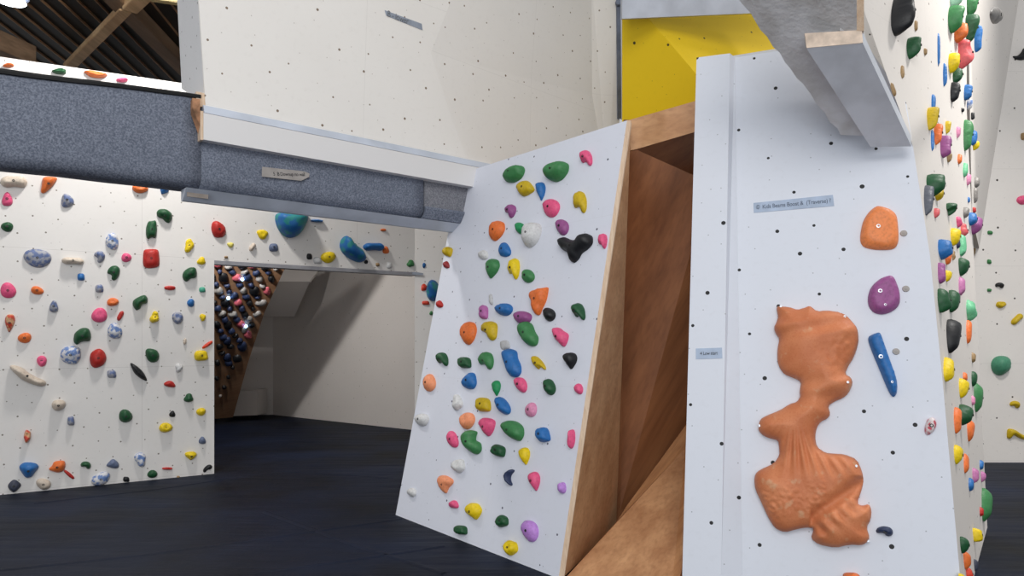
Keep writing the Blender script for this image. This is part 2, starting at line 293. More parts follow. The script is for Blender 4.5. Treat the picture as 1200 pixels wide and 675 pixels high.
 ('L', (131.5, 543, 17.9, 13.4, 0, [(124.0, 546.0), (125.6, 543.3), (132.2, 536.7), (139.1, 542.2), (139.6, 547.8), (133.3, 549.1)], 'slate', 0.06, 0), 'slate grey pointed hold, left wall, right of the large orange hold near the bottom edge'),
 ('L', (118, 561, 23.5, 14.6, -20, 'r', 'whiteblue', 0.05, 1), 'large white and blue rounded hold, left wall, right of large orange hold near bottom edge'),
 ('L', (16.5, 569, 14.6, 13.4, -45, 'q', 'darkslate', 0.05, 1), 'dark slate blocky hold on the white left wall, the only dark slate one there'),
 ('L', (51, 567, 16.8, 13.4, 15, 'r', 'beige', 0.06, 1), 'beige rounded hold, left wall, just to the lower right of the fan-shaped blue hold'),
 ('L', (202, 485, 7.8, 7.8, 10, 't', 'black', 0.03, 0), 'small black pointed hold, left wall, to the lower right of the black blade-shaped hold'),
 ('L', (194, 501, 15.7, 11.2, 0, 'j', 'yellow', 0.07, 1), 'yellow pocketed hold, left wall, lower left of the blocky yellow hold at the wall edge'),
 ('L', (235.5, 482.5, 11.2, 9.0, 0, 'r', 'yellow', 0.06, 0), 'small yellow rounded hold, left wall, below the blocky yellow hold at the wall edge'),
 ('L', (237, 516, 9.0, 9.0, 0, 't', 'slate', 0.05, 0), 'small slate grey pointed hold, left wall, below the blocky yellow hold at the wall edge'),
 ('L', (223.5, 534, 14.6, 10.1, 0, 'd', 'yellow', 0.07, 1), 'yellow drop-shaped hold, left wall, just lower left of the small slate grey pointed hold'),
 ('L', (164.5, 538, 13.4, 19.0, -5, 'l', 'whiteblue', 0.06, 0), 'large white and blue lobed hold on the white left wall, below the black blade-shaped hold'),
 ('L', (178.5, 555.5, 12.3, 9.0, 0, 'r', 'darkgreen', 0.05, 0), 'small dark green rounded hold, left wall, just left of the small red narrow hold'),
 ('L', (148, 561.5, 7.8, 6.7, 0, 'q', 'black', 0.03, 0), 'small black blocky hold, left wall, right of the large orange hold near the bottom edge'),
 ('L', (196, 549, 12.3, 3.4, 0, 'b', 'red', 0.03, 0), 'small red narrow hold on the white left wall, below the black blade-shaped hold'),
 ('L', (243, 549, 12.3, 6.7, -40, 'k', 'black', 0.04, 0), 'small black kidney-shaped hold, left wall, below the blocky yellow hold at the wall edge'),
 ('L', (209, 559, 3.9, 3.4, 0, 'q', 'tan', 0.02, 0), 'small tan blocky hold on the white left wall, below the black blade-shaped hold'),
 ('L', (307.5, 274.5, 13.4, 12.3, 0, 'l', 'yellow', 0.04, 0), 'yellow hold above the doorway, on the white left wall'),
 ('L', (295.5, 289.5, 5.6, 11.2, 35, 'b', 'beige', 0.05, 0), 'small beige narrow hold, left wall, just lower left of the yellow hold above the doorway'),
 ('L', (320.5, 290, 11.2, 10.1, 0, 'q', 'slate', 0.04, 1), 'small slate grey blocky hold, left wall, lower right of the yellow hold above the doorway'),
 ('L', (341, 265, 38, 29, 0, [(322.5, 251), (330, 249.5), (345, 249.5), (359, 250), (360.5, 253), (358, 262), (354, 270), (348, 277), (339, 279.5), (331, 276), (325, 268), (322, 258)], 'oceanblue', 0.22, 0), 'huge half-dome teal-blue hold, on the white left wall'),
 ('L', (371, 259, 14.6, 3.4, 3, 'b', 'blue', 0.06, 0), 'blue narrow hold on the white left wall, right of the huge half-dome teal-blue hold'),
 ('L', (362.5, 300.5, 6.7, 7.8, 0, 'q', 'black', 0.03, 0), 'small black blocky hold, left wall, to the lower right of the huge half-dome teal-blue hold'),
 ('L', (372, 305, 10.1, 9.0, 0, 'q', 'white', 0.03, 0), 'small white blocky hold on the white left wall, left of the huge scoop-shaped blue hold'),
 ('L', (384.5, 301.5, 16.8, 13.4, 0, 'r', 'yellow', 0.06, 1), 'yellow rounded hold on the white left wall, left of the huge scoop-shaped blue hold'),
 ('L', (413, 292, 30, 32, 0, [(404, 276), (409, 279), (414, 286), (423, 292), (428, 300), (427, 306), (420, 308), (410, 304), (401, 297), (397.5, 289), (399, 281)], 'oceanblue', 0.2, 0), 'huge scoop-shaped blue hold, on the white left wall'),
 ('L', (437.5, 289.5, 24.6, 10.1, 3, 'e', 'blue', 0.1, 0), 'long blue oval hold over the doorway, on the white left wall'),
 ('L', (452, 293, 7.8, 9.0, 0, 't', 'orange', 0.04, 0), 'small orange pointed hold, left wall, right of the long blue oval hold over the doorway'),
 ('L', (429, 307, 4.5, 4.5, 0, 'r', 'black', 0.02, 0), 'small black rounded hold, left wall, second from the top of the black ones'),
 ('L', (449, 269.5, 6.7, 3.4, 0, 'b', 'orange', 0.03, 0), 'small orange narrow hold, left wall, fifth from the top of the orange ones'),
 ('L', (442.5, 310, 4.5, 4.5, 0, 'q', 'tan', 0.03, 0), 'small tan blocky hold, left wall, just below the long blue oval hold over the doorway'),
 ('L', (456, 311, 6.7, 7.8, 0, 'q', 'white', 0.03, 0), 'small white blocky hold, left wall, just left of the green hold above the doorway corner'),
 ('L', (481, 309, 9.0, 9.0, 0, 'l', 'green', 0.05, 0), 'green hold above the doorway corner, on the white left wall'),
 ('L', (70, 84, 17.9, 7.8, 5, 'l', 'darkgreen', 0.06, 0), 'dark green hold on the wall top, on the white left wall'),
 ('L', (112, 87.5, 29.1, 7.8, 8, 'l', 'orange', 0.07, 0), 'long orange hold on the wall top, on the white left wall'),
 ('L', (143, 94, 13.4, 5.6, 0, 'r', 'pink', 0.05, 0), 'pink hold on the wall top, on the white left wall'),
 ('L', (10, 77, 13.4, 4.5, 0, 'r', 'orange', 0.05, 0), 'orange rounded hold, left wall, left of the dark green hold on the wall top'),
 ('J', (497, 311, 4, 6, 0, 'r', 'blue', 0.04, 0), 'small blue rounded hold on the wall right of the doorway, the only blue one there'),
 ('J', (497, 337, 8, 9, 0, 'l', 'redorange', 0.05, 0), 'red-orange lobed hold on the wall right of the doorway, topmost of the red-orange ones'),
 ('J', (508, 341, 17, 24, 0, 'r', 'oceanblue', 0.16, 0), 'round teal and blue hold half hidden by leaning wall, right of doorway'),
 ('J', (499, 355, 9, 5, 0, 'q', 'redorange', 0.04, 0), 'red-orange blocky hold right of doorway, upper left of small green pointed hold'),
 ('J', (505.5, 367, 5, 5, 0, 't', 'green', 0.04, 0), 'small green pointed hold on the wall right of the doorway, the only green one there'),
 ('S', (604, 204, 26.8, 19.3, -28, [(592.0, 208.0), (600.0, 198.7), (613.3, 193.9), (616.0, 200.0), (612.0, 209.3), (602.7, 214.7), (594.1, 214.1)], 'green', 0.09, 1), 'large green hold at the upper left, on the leaning middle wall'),
 ('S', (654, 202, 28.9, 22.5, -30, [(640.5, 204.0), (648.0, 194.7), (660.0, 189.9), (667.2, 192.0), (666.7, 201.3), (660.0, 210.7), (652.0, 214.1), (642.7, 210.7)], 'green', 0.1, 1), 'large green hold at the upper right, on the leaning middle wall'),
 ('S', (688, 186, 12.8, 19.3, -5, 'k', 'pink', 0.06, 1), 'topmost pink hold, on the leaning middle wall'),
 ('S', (616.5, 221, 18.2, 17.1, -30, 'q', 'mustard', 0.05, 1), 'yellow blocky hold, middle wall, lower right of the large green hold at the upper left'),
 ('S', (635, 224.5, 9.6, 21.4, 0, 'd', 'blue', 0.05, 0), 'large blue drop-shaped hold on the leaning middle wall, topmost of the blue ones'),
 ('S', (647, 244, 19.3, 20.3, 0, 'r', 'pink', 0.05, 1), 'large pink hold below the green ones, on the leaning middle wall'),
 ('S', (680.5, 237.5, 15.0, 26.8, 0, 'k', 'mustard', 0.05, 0), 'yellow kidney-shaped hold near the top right, on the leaning middle wall'),
 ('S', (599, 247.5, 11.8, 16.1, 25, 'k', 'purple', 0.05, 1), 'purple kidney-shaped hold, middle wall, just upper right of the large orange hold near the top'),
 ('S', (583.5, 271, 17.1, 25.7, 15, [(574.4, 270.7), (577.3, 261.9), (584.0, 258.9), (591.5, 260.8), (592.3, 269.3), (588.0, 277.3), (580.8, 283.5), (575.5, 280.0)], 'orange', 0.06, 1), 'large orange hold near the top, on the leaning middle wall'),
 ('S', (611, 268, 10.7, 12.8, 0, 'r', 'brightgreen', 0.05, 0), 'small bright green rounded hold, middle wall, just upper left of the large white hold'),
 ('S', (626, 276, 19.3, 31.0, 12, [(624.0, 262.1), (633.9, 262.1), (635.7, 270.7), (630.7, 284.0), (622.7, 290.9), (616.5, 288.5), (616.0, 276.0), (618.1, 268.0)], 'white', 0.1, 1), 'large white hold, on the leaning middle wall'),
 ('S', (660, 266.5, 13.9, 18.2, 0, 'r', 'purple', 0.05, 1), 'purple rounded hold, middle wall, lower right of the large pink hold below the green ones'),
 ('S', (676, 291, 36, 32, 0, [(657, 287), (658, 280), (664, 278.5), (671, 282), (679, 282.5), (682, 276), (689, 274), (695, 277), (695, 286), (690, 292), (682, 297), (679, 304), (673, 309), (668, 304), (668, 297), (660, 293)], 'black', 0.08, 1), 'black three-lobed hold, on the leaning middle wall'),
 ('S', (707.5, 283, 8.6, 18.2, 8, 'k', 'pink', 0.05, 0), 'pink hold on the plywood edge, on the leaning middle wall'),
 ('S', (592.5, 293, 13.9, 17.1, 0, 't', 'blue', 0.05, 1), 'blue pointed hold, middle wall, just below the large orange hold near the top'),
 ('S', (567, 299, 10.7, 11.8, 0, 'r', 'white', 0.04, 0), 'small white rounded hold, middle wall, lower left of the large orange hold near the top'),
 ('S', (578, 315, 15.0, 23.5, 12, 'd', 'green', 0.06, 1), 'large green drop-shaped hold, middle wall, below the large orange hold near the top'),
 ('S', (603.5, 315.5, 11.8, 25.7, 8, 'k', 'yellow', 0.06, 1), 'large yellow kidney-shaped hold, middle wall, to the lower left of the large white hold'),
 ('S', (620, 324, 13.9, 15.0, -20, 'r', 'green', 0.05, 1), 'green rounded hold, middle wall, to the upper left of the jagged orange hold'),
 ('S', (633, 352, 21, 34, 0, [(641, 337.5), (643.5, 337), (641, 352), (636, 362), (633, 370), (628, 369), (625, 361), (626, 355), (622, 350), (624, 342), (632, 339)], 'orange', 0.07, 1), 'jagged orange hold, on the leaning middle wall'),
 ('S', (592, 363, 18.2, 15.0, -8, 'r', 'blue', 0.06, 1), 'round blue hold, on the leaning middle wall'),
 ('S', (645, 369, 11.8, 16.1, 0, 'r', 'black', 0.06, 1), 'small round black hold, on the leaning middle wall'),
 ('S', (680, 366, 11.8, 21.4, -8, 'k', 'darkgreen', 0.07, 1), 'large dark green kidney-shaped hold, middle wall, right of the small round black hold'),
 ('S', (568, 365.5, 9.6, 18.2, 5, 'q', 'purplepink', 0.04, 1), 'mauve blocky hold on the leaning middle wall, the only mauve one there'),
 ('S', (614, 372.5, 19.3, 15.0, -10, 'r', 'purple', 0.06, 1), 'purple hold touching a long green one, on the leaning middle wall'),
 ('S', (621, 391.5, 20.3, 32.1, -15, [(612.6, 380.5), (618.2, 376.4), (624.5, 379.9), (627.5, 389.3), (631.8, 395.6), (630.0, 404.9), (623.2, 406.6), (616.4, 401.9), (611.6, 394.3), (610.6, 385.5)], 'green', 0.08, 1), 'long green hold, on the leaning middle wall'),
 ('S', (550, 391, 19.3, 30.0, 5, [(540.3, 391.8), (542.6, 381.7), (550.2, 376.9), (557.2, 378.4), (559.5, 386.8), (556.4, 398.1), (550.7, 405.1), (544.6, 401.9)], 'orange', 0.06, 1), 'large orange oval hold, on the leaning middle wall'),
 ('S', (574.5, 388, 19, 24, 0, [(565, 384), (569, 378), (578, 376.5), (583.5, 380), (583, 390), (582, 397), (577, 400), (573, 396), (571, 390), (565, 388)], 'mustard', 0.06, 1), 'yellow lobed hold, on the leaning middle wall'),
 ('S', (658, 396, 18.2, 24.6, -10, [(649.1, 386.0), (655.9, 383.7), (661.0, 388.0), (667.3, 391.8), (665.5, 400.6), (661.5, 407.7), (655.9, 401.9), (650.9, 396.8)], 'pink', 0.06, 1), 'large pink lobed hold, on the leaning middle wall'),
 ('S', (592, 404, 11.8, 11.8, -12, 'q', 'paleGrey', 0.015, 0), 'flat pale grey square plate, on the leaning middle wall'),
 ('S', (576, 351, 4.3, 13.9, -5, 'b', 'paleGrey', 0.02, 0), 'pale grey narrow hold, middle wall, just to the upper right of the mauve blocky hold'),
 ('S', (670, 423, 13.9, 19.3, 0, 'd', 'black', 0.07, 0), 'black teardrop hold, on the leaning middle wall'),
 ('S', (546, 425, 13.9, 13.9, 0, 'q', 'darkgreen', 0.05, 1), 'dark green blocky hold, middle wall, right of small dark green hold near left edge'),
 ('S', (571, 423, 16.1, 21.4, 5, 'k', 'green', 0.06, 1), 'large green kidney-shaped hold, middle wall, just lower left of the flat pale grey square plate'),
 ('S', (601.5, 426, 21, 35, 0, [(592, 415), (594, 410), (601, 409), (606.5, 412), (607, 420), (611, 428), (611.5, 437), (607, 442.5), (600, 442), (596, 436), (595, 428), (592, 421)], 'blue', 0.08, 1), 'large blue peanut-shaped hold, on the leaning middle wall'),
 ('S', (632, 426.5, 9.6, 21.4, -35, 'k', 'mustard', 0.05, 1), 'large yellow kidney-shaped hold on the leaning middle wall, right of the large blue peanut-shaped hold'),
 ('S', (645.5, 454, 11.8, 18.2, -5, 'r', 'darkgreen', 0.06, 1), 'dark green rounded hold, middle wall, to the upper right of the pale pink rounded hold'),
 ('S', (552, 446.5, 16.1, 20.3, 20, 't', 'blue', 0.06, 1), 'large blue pointed hold, middle wall, just upper right of the large white lobed hold'),
 ('S', (582.5, 455, 9.6, 18.2, 0, 'd', 'brightgreen', 0.04, 0), 'bright green drop-shaped hold, middle wall, to the lower left of the large blue peanut-shaped hold'),
 ('S', (611.5, 451, 11.8, 19.3, -20, 'r', 'pink', 0.05, 1), 'large pink rounded hold on the leaning middle wall, just below the large blue peanut-shaped hold'),
 ('S', (679, 456, 8.6, 12.8, 0, 'r', 'pink', 0.04, 0), 'small pink rounded hold on the leaning middle wall, below the black teardrop hold'),
 ('S', (537, 472, 11.8, 19.3, 0, 'l', 'white', 0.05, 0), 'large white lobed hold, middle wall, just upper left of the peach jug with a slot'),
 ('S', (568, 474, 16.1, 18.2, 0, 'q', 'mustard', 0.05, 1), 'yellow blocky hold, middle wall, just upper right of the peach jug with a slot'),
 ('S', (591, 476, 12.8, 21.4, -30, 'r', 'blue', 0.07, 1), 'large blue rounded hold, middle wall, above the large rounded green hold in the lower middle'),
 ('S', (623, 480.5, 12.8, 17.1, 5, 'r', 'palepink', 0.04, 1), 'pale pink rounded hold on the leaning middle wall, the only pale pink one there'),
 ('S', (504.5, 449, 12.8, 20.3, 10, 'r', 'peach', 0.06, 1), 'peach oval hold at the left edge, on the leaning middle wall'),
 ('S', (496, 492, 15.0, 13.9, -15, 'r', 'white', 0.06, 1), 'white rounded hold, middle wall, below the peach oval hold at the left edge'),
 ('S', (531, 515, 12.8, 19.3, -20, 'r', 'pink', 0.04, 1), 'large pink rounded hold, middle wall, just left of the large green kidney hold'),
 ('S', (548.5, 493, 16.1, 20.3, 5, 'j', 'peach', 0.05, 0), 'peach jug with a slot, on the leaning middle wall'),
 ('S', (554.5, 518.5, 22.5, 31.0, -15, [(543.7, 513.0), (547.7, 506.0), (554.5, 504.0), (560.3, 506.0), (558.3, 511.8), (557.8, 516.3), (564.1, 518.8), (565.1, 528.2), (559.6, 533.5), (551.5, 529.2), (546.2, 523.1)], 'green', 0.08, 1), 'large green kidney hold, on the leaning middle wall'),
 ('S', (572, 501, 20.3, 24.6, 0, [(562.3, 494.7), (566.6, 489.6), (575.9, 490.1), (581.7, 493.7), (578.7, 505.5), (573.4, 512.5), (568.1, 507.3), (564.4, 500.5)], 'pink', 0.06, 1), 'large pink triangular hold, on the leaning middle wall'),
 ('S', (602.5, 505, 25.7, 25.7, 5, [(590.6, 499.7), (594.1, 493.4), (605.4, 493.1), (614.0, 499.9), (614.7, 510.5), (610.2, 517.8), (602.4, 514.8), (594.3, 509.3)], 'green', 0.08, 1), 'large rounded green hold in the lower middle, on the leaning middle wall'),
 ('S', (586, 528, 15.0, 15.0, 15, 'q', 'darkgreen', 0.05, 1), 'dark green blocky hold on the leaning middle wall, third lowest of the dark green ones'),
 ('S', (616, 534.5, 11.8, 20.3, -5, 'd', 'yellow', 0.05, 0), 'large yellow drop-shaped hold, middle wall, to the upper right of the navy crescent hold'),
 ('S', (538.5, 546, 15.0, 18.2, 10, 'l', 'white', 0.05, 0), 'white lobed hold, middle wall, just to the upper right of the large peach hold'),
 ('S', (598, 559, 9.6, 19.3, 8, 'c', 'navy', 0.05, 0), 'navy crescent hold, on the leaning middle wall'),
 ('S', (523, 568, 19.3, 23.5, 0, [(514.2, 563.9), (515.0, 557.9), (523.0, 556.6), (532.1, 562.2), (531.1, 567.2), (526.1, 571.7), (523.6, 579.3), (517.5, 574.0)], 'peach', 0.05, 1), 'large peach hold, on the leaning middle wall'),
 ('S', (532.5, 591, 11.8, 9.6, 10, 't', 'pink', 0.04, 0), 'small pink pointed hold on the leaning middle wall, just below the large peach hold'),
 ('S', (483.5, 577, 9.6, 10.7, 0, 'r', 'white', 0.04, 0), 'small white rounded hold on the leaning middle wall, left of the large peach hold'),
 ('S', (556.5, 600, 19.3, 21.4, 0, [(547.2, 594.9), (552.0, 589.4), (560.8, 589.6), (565.6, 597.4), (563.4, 603.7), (558.3, 610.0), (553.3, 605.0), (548.2, 602.5)], 'yellow', 0.06, 1), 'large yellow hold near the bottom, on the leaning middle wall'),
 ('S', (638, 509.5, 13.9, 18.2, -10, 'q', 'blue', 0.06, 1), 'blue blocky hold, middle wall, to the lower right of the pale pink rounded hold'),
 ('S', (627.5, 564, 12.8, 22.5, -8, 'd', 'pink', 0.05, 1), 'large pink drop-shaped hold on the leaning middle wall, just right of the navy crescent hold'),
 ('S', (589.5, 611, 15.0, 15.0, 0, 'l', 'darkgreen', 0.05, 1), 'dark green lobed hold on the leaning middle wall, above the lowest yellow hold'),
 ('S', (542, 621, 12.8, 11.8, 5, 'q', 'darkgreen', 0.05, 0), 'small dark green blocky hold on the leaning middle wall, lowest of the dark green ones'),
 ('S', (622, 622, 18.2, 25.7, -10, 'r', 'violet', 0.05, 1), 'violet oval hold, on the leaning middle wall'),
 ('S', (600, 642, 16.1, 18.2, 0, 'l', 'yellow', 0.06, 1), 'lowest yellow hold, on the leaning middle wall'),
 ('S', (671, 515, 6.4, 21.4, 6, 'r', 'pink', 0.05, 0), 'pink hold on the plywood edge low down, on the leaning middle wall'),
 ('S', (660, 572, 7.5, 12.8, 6, 'r', 'violet', 0.05, 0), 'small violet hold at the plywood edge, on the leaning middle wall'),
 ('S', (519.7, 421.5, 11.8, 17.1, -5, 'k', 'darkgreen', 0.06, 1), 'small dark green hold near the left edge, on the leaning middle wall'),
 ('S', (526, 295, 9.6, 11.8, 20, 'q', 'mustard', 0.05, 0), 'yellow hold at the upper left corner, on the leaning middle wall'),
 ('S', (524, 310.5, 6.4, 8.6, 0, 't', 'darkred', 0.04, 0), 'small dark red pointed hold on the leaning middle wall, the only dark red one there'),
 ('S', (516, 356.5, 7.5, 8.6, 0, 't', 'red', 0.04, 0), 'small red pointed hold on the leaning middle wall, the only red one there'),
 ('M', (1034, 268, 41, 51, 0, [(1027, 242), (1034, 243), (1043, 246), (1050, 252), (1052, 262), (1053, 283), (1050, 290), (1044, 293), (1025, 293), (1012, 290), (1008, 284), (1008, 275), (1011, 260), (1018, 249)], 'paleorange', 0.06, 0), 'large flat orange hold, on the white front panel'),
 ('M', (1035, 345, 39, 46, 0, [(1043, 323), (1048, 326), (1054, 342), (1054.5, 355), (1051, 361), (1044, 366), (1034, 369), (1024, 367), (1018, 360), (1016.5, 350), (1020, 337), (1031, 327)], 'purple', 0.06, 0), 'large flat purple hold, on the white front panel'),
 ('M', (1034, 430, 36, 76, 0, [(1016, 396), (1023, 392), (1031, 389.5), (1034, 398), (1042, 421), (1051, 446), (1051, 461), (1047, 466), (1042, 461), (1030, 432), (1022, 413)], 'blue', 0.07, 0), 'long blue wedge, on the white front panel'),
 ('M', (1036.5, 622.5, 20, 12, 5, 'k', 'navy', 0.05, 1), 'small navy kidney hold, on the white front panel'),
 ('M', (1090, 499.5, 13, 20, 20, 'r', 'whitered', 0.05, 1), 'small red and white hold, on the white front panel'),
 ('M', (998, 678, 22, 16, 0, 'q', 'orange', 0.06, 0), 'orange hold cut by the bottom of the view, on the white front panel'),
 ('G', (1111, 4, 38, 17, 'green', 'r'), 'bright green dome hold, on the narrow side wall at right'),
 ('G', (1113, -14, 8, 15, 'palemint', 'r'), 'pale mint hold at the very top, on the narrow side wall at right'),
 ('G', (1133, -8, 18, 12, 'green', 'r'), 'large green rounded hold on the narrow side wall at right, topmost of the green ones'),
 ('G', (1131, 15, 52, 14, 'darkgreen', 'd'), 'long dark green hold at the top, on the narrow side wall at right'),
 ('G', (1118, 25, 49, 15, 'orange', 't'), 'orange pointed hold, side wall, just left of the long dark green hold at the top'),
 ('G', (1122, 45, 80, 17, 'redpink', 'l'), 'large pink-red hold, on the narrow side wall at right'),
 ('G', (1142, 28, 61, 8, 'blue', 't'), 'blue fin hold near the top, on the narrow side wall at right'),
 ('G', (1111, 61, 84, 12, 'yellow', 'r'), 'yellow rounded hold, side wall, just to the lower left of the large pink-red hold'),
 ('G', (1116, 78, 97, 11, 'darkgreen', 't'), 'dark green pointed hold, side wall, just below the large pink-red hold'),
 ('G', (1098, 35, 79, 2.5, 'blue', 'b'), 'thin blue strip hold, on the narrow side wall at right'),
 ('G', (1104.5, 72, 102, 4.5, 'blue', 't'), 'large blue pointed hold, side wall, below the thin blue strip hold'),
 ('G', (1071, 22, 36, 3, 'tan', 'b'), 'tan narrow hold, side wall, just to the lower right of the large black pointed hold'),
 ('G', (1082, 55, 64, 3, 'tan', 'b'), 'small tan narrow hold, side wall, right of the dark green half-round hold beside the beam'),
 ('G', (1055, 74, 92, 3, 'tan', 'b'), 'tan narrow hold, side wall, third from the top of the tan ones'),
 ('G', (1043, 96, 113, 2.5, 'tan', 'b'), 'tan narrow hold, side wall, left of the white and blue rounded hold'),
 ('G', (1044, -8, 41, 25, 'black', 't'), 'large black pointed hold, on the narrow side wall at right'),
 ('G', (1062, 42, 67, 15, 'darkgreen', 'r'), 'dark green half-round hold beside the beam, on the narrow side wall at right'),
 ('G', (1113, 94, 119, 10, 'black', 't'), 'black pointed hold, side wall, just upper left of the white and blue rounded hold'),
 ('G', (1129, 98, 117, 9, 'blue', 't'), 'blue pointed hold, side wall, just above the white and blue rounded hold'),
 ('G', (1133, 115, 128, 6, 'whiteblue', 'r'), 'white and blue rounded hold, side wall, the only white and blue one there'),
 ('G', (1126, 126, 131, 3, 'black', 'q'), 'small black blocky hold, side wall, third from the top of the black ones'),
 ('G', (1138, 131, 140, 3, 'black', 'q'), 'small black blocky hold, side wall, just below the white and blue rounded hold'),
 ('G', (1086, 121, 152, 12, 'mustard', 'r'), 'large yellow half-round hold, on the narrow side wall at right'),
 ('G', (1091, 107, 135, 4, 'blue', 'b'), 'large blue narrow hold, side wall, just above the large yellow half-round hold'),
 ('G', (1090.5, 148, 178, 3, 'blue', 'b'), 'large blue narrow hold, side wall, just to the lower left of the tall orange hold'),
 ('G', (1094, 141, 169, 9, 'orange', 'r'), 'tall orange hold, on the narrow side wall at right'),
 ('G', (1107, 140, 155.5, 6, 'mustard', 'r'), 'yellow rounded hold, side wall, just to the upper right of the tall orange hold'),
 ('G', (1120, 147, 161, 5, 'palepink', 'r'), 'pale pink rounded hold, side wall, just left of the tall mid green hold'),
 ('G', (1128.5, 138, 176, 10, 'green', 'r'), 'tall mid green hold, on the narrow side wall at right'),
 ('G', (1138, 151, 170, 6, 'blue', 't'), 'blue pointed hold, side wall, just to the lower right of the tall mid green hold'),
 ('G', (1140, 164, 175, 7, 'yellow', 'r'), 'small yellow rounded hold, side wall, just lower right of the tall mid green hold'),
 ('G', (1101.5, 155, 183, 11, 'purple', 'q'), 'large purple blocky hold, on the narrow side wall at right'),
 ('G', (1109, 178, 189, 6, 'tan', 'r'), 'small tan rounded hold, side wall, just below the large purple blocky hold'),
 ('G', (1121.5, 179, 191.5, 5, 'orange', 't'), 'orange pointed hold, side wall, just to the lower right of the large purple blocky hold'),
 ('G', (1128, 189, 207, 5.5, 'mint', 't'), 'mint pointed hold, side wall, to the lower right of the large purple blocky hold'),
 ('G', (1132, 202, 217, 5, 'palepink', 'r'), 'pale pink rounded hold, side wall, right of the big dark green dome hold'),
 ('G', (1142, 206, 219, 5.5, 'grey', 't'), 'grey pointed hold on the narrow side wall at right, below the tall mid green hold'),
 ('G', (1141, 219, 237, 4, 'grey', 'r'), 'grey rounded hold on the narrow side wall at right, above the round purple hold'),
 ('G', (1085.5, 201.5, 227, 20, 'darkgreen', 'r'), 'big dark green dome hold, on the narrow side wall at right'),
 ('G', (1095, 219, 233, 10, 'mustard', 't'), 'yellow pointed hold, side wall, just below the big dark green dome hold'),
 ('G', (1082.5, 213, 253, 11, 'darkgrey', 'r'), 'long grey and black hold on the corner, on the narrow side wall at right'),
 ('G', (1094, 243, 255, 6, 'redpink', 'r'), 'pink-red rounded hold, side wall, second from the top of the pink-red ones'),
 ('G', (1108.5, 236, 250, 12, 'darkgreen', 'k'), 'dark green kidney-shaped hold, side wall, just to the upper left of the pink lobed hold'),
 ('G', (1133.5, 230, 237, 2.5, 'blue', 'q'), 'small blue blocky hold, side wall, just to the upper right of the pink lobed hold'),
 ('G', (1128, 241, 254, 7, 'grey', 't'), 'grey pointed hold, side wall, just to the upper right of the pink lobed hold'),
 ('G', (1140, 242, 249, 3, 'red', 'q'), 'small red blocky hold, side wall, just above the round purple hold'),
 ('G', (1134.5, 247, 263, 10, 'blue', 't'), 'blue pointed hold, side wall, just to the upper left of the round purple hold'),
 ('G', (1137.5, 252, 272.5, 13, 'purple', 'r'), 'round purple hold, on the narrow side wall at right'),
 ('G', (1120, 251, 265, 7, 'pink', 'l'), 'pink lobed hold on the narrow side wall at right, the only pink one there'),
 ('G', (1125, 260, 276, 9, 'redpink', 'l'), 'pink-red lobed hold, side wall, just to the lower right of the pink lobed hold'),
 ('G', (1113.5, 265, 284, 11, 'yellow', 'r'), 'yellow rounded hold on the narrow side wall at right, just above the navy blocky hold'),
 ('G', (1120, 277, 290, 4, 'navy', 'q'), 'navy blocky hold on the narrow side wall at right, the only navy one there'),
 ('G', (1124, 271, 300, 7, 'mint', 'e'), 'large mint oblong hold, side wall, just right of the navy blocky hold'),
 ('G', (1099, 278, 298, 14.5, 'blue', 'q'), 'large blue blocky hold, on the narrow side wall at right'),
 ('G', (1107, 288, 307.5, 7.5, 'orange', 't'), 'orange pointed hold, side wall, just to the lower right of the large blue blocky hold'),
 ('G', (1115, 291, 304, 4, 'tan', 'l'), 'tan lobed hold, side wall, just to the lower right of the large blue blocky hold'),
 ('G', (1123, 299, 320, 13, 'darkgreen', 'r'), 'dark green rounded hold, side wall, just above the pale purple bar hold'),
 ('G', (1098.5, 305, 330, 8, 'purple', 'q'), 'purple blocky hold, side wall, just to the upper left of the pale purple bar hold'),
 ('G', (1107, 315, 328, 8, 'yellow', 'r'), 'yellow rounded hold, side wall, just to the upper left of the pale purple bar hold'),
 ('G', (1123, 322, 345, 7, 'palepurple', 'e'), 'pale purple bar hold, on the narrow side wall at right'),
 ('G', (1098, 335, 362, 16, 'darkgreen', 'l'), 'big dark green lobed hold, on the narrow side wall at right'),
 ('G', (1111, 338, 362, 13, 'darkgreen', 'r'), 'dark green rounded hold, side wall, just right of the big dark green lobed hold'),
 ('G', (1132, 347, 373, 12, 'mint', 'l'), 'mint claw-shaped hold, on the narrow side wall at right'),
 ('G', (1109, 369, 408, 16, 'black', 'r'), 'large black half-round hold, on the narrow side wall at right'),
 ('G', (1132, 373, 401, 6, 'orange', 'r'), 'tall orange hold by the wall edge, on the narrow side wall at right'),
 ('G', (1138, 412, 423, 4.5, 'tan', 'q'), 'small tan blocky hold, side wall, below the tall orange hold by the wall edge'),
 ('G', (1105, 415.5, 442, 11.5, 'yellow', 't'), 'large yellow pointed hold, side wall, below the large black half-round hold'),
 ('G', (1138, 434, 450, 6.5, 'darkgreen', 'r'), 'dark green rounded hold, side wall, just above the tall light green hold'),
 ('G', (1128, 435, 445, 5, 'orange', 't'), 'small orange pointed hold, side wall, just upper left of the tall light green hold'),
 ('G', (1123.5, 440, 461, 11, 'yellow', 'r'), 'yellow rounded hold, side wall, just to the upper left of the tall light green hold'),
 ('G', (1141, 446, 477, 10, 'green', 'r'), 'tall light green hold, on the narrow side wall at right'),
 ('G', (1138, 463, 473, 4, 'palepink', 'q'), 'small pale pink blocky hold, side wall, lowest of the pale pink ones'),
 ('G', (1123, 471.5, 493, 17, 'darkgreen', 't'), 'dark green horned hold, on the narrow side wall at right'),
 ('G', (1117.5, 477, 503, 8.5, 'orange', 'r'), 'large orange rounded hold, side wall, just lower left of the dark green horned hold'),
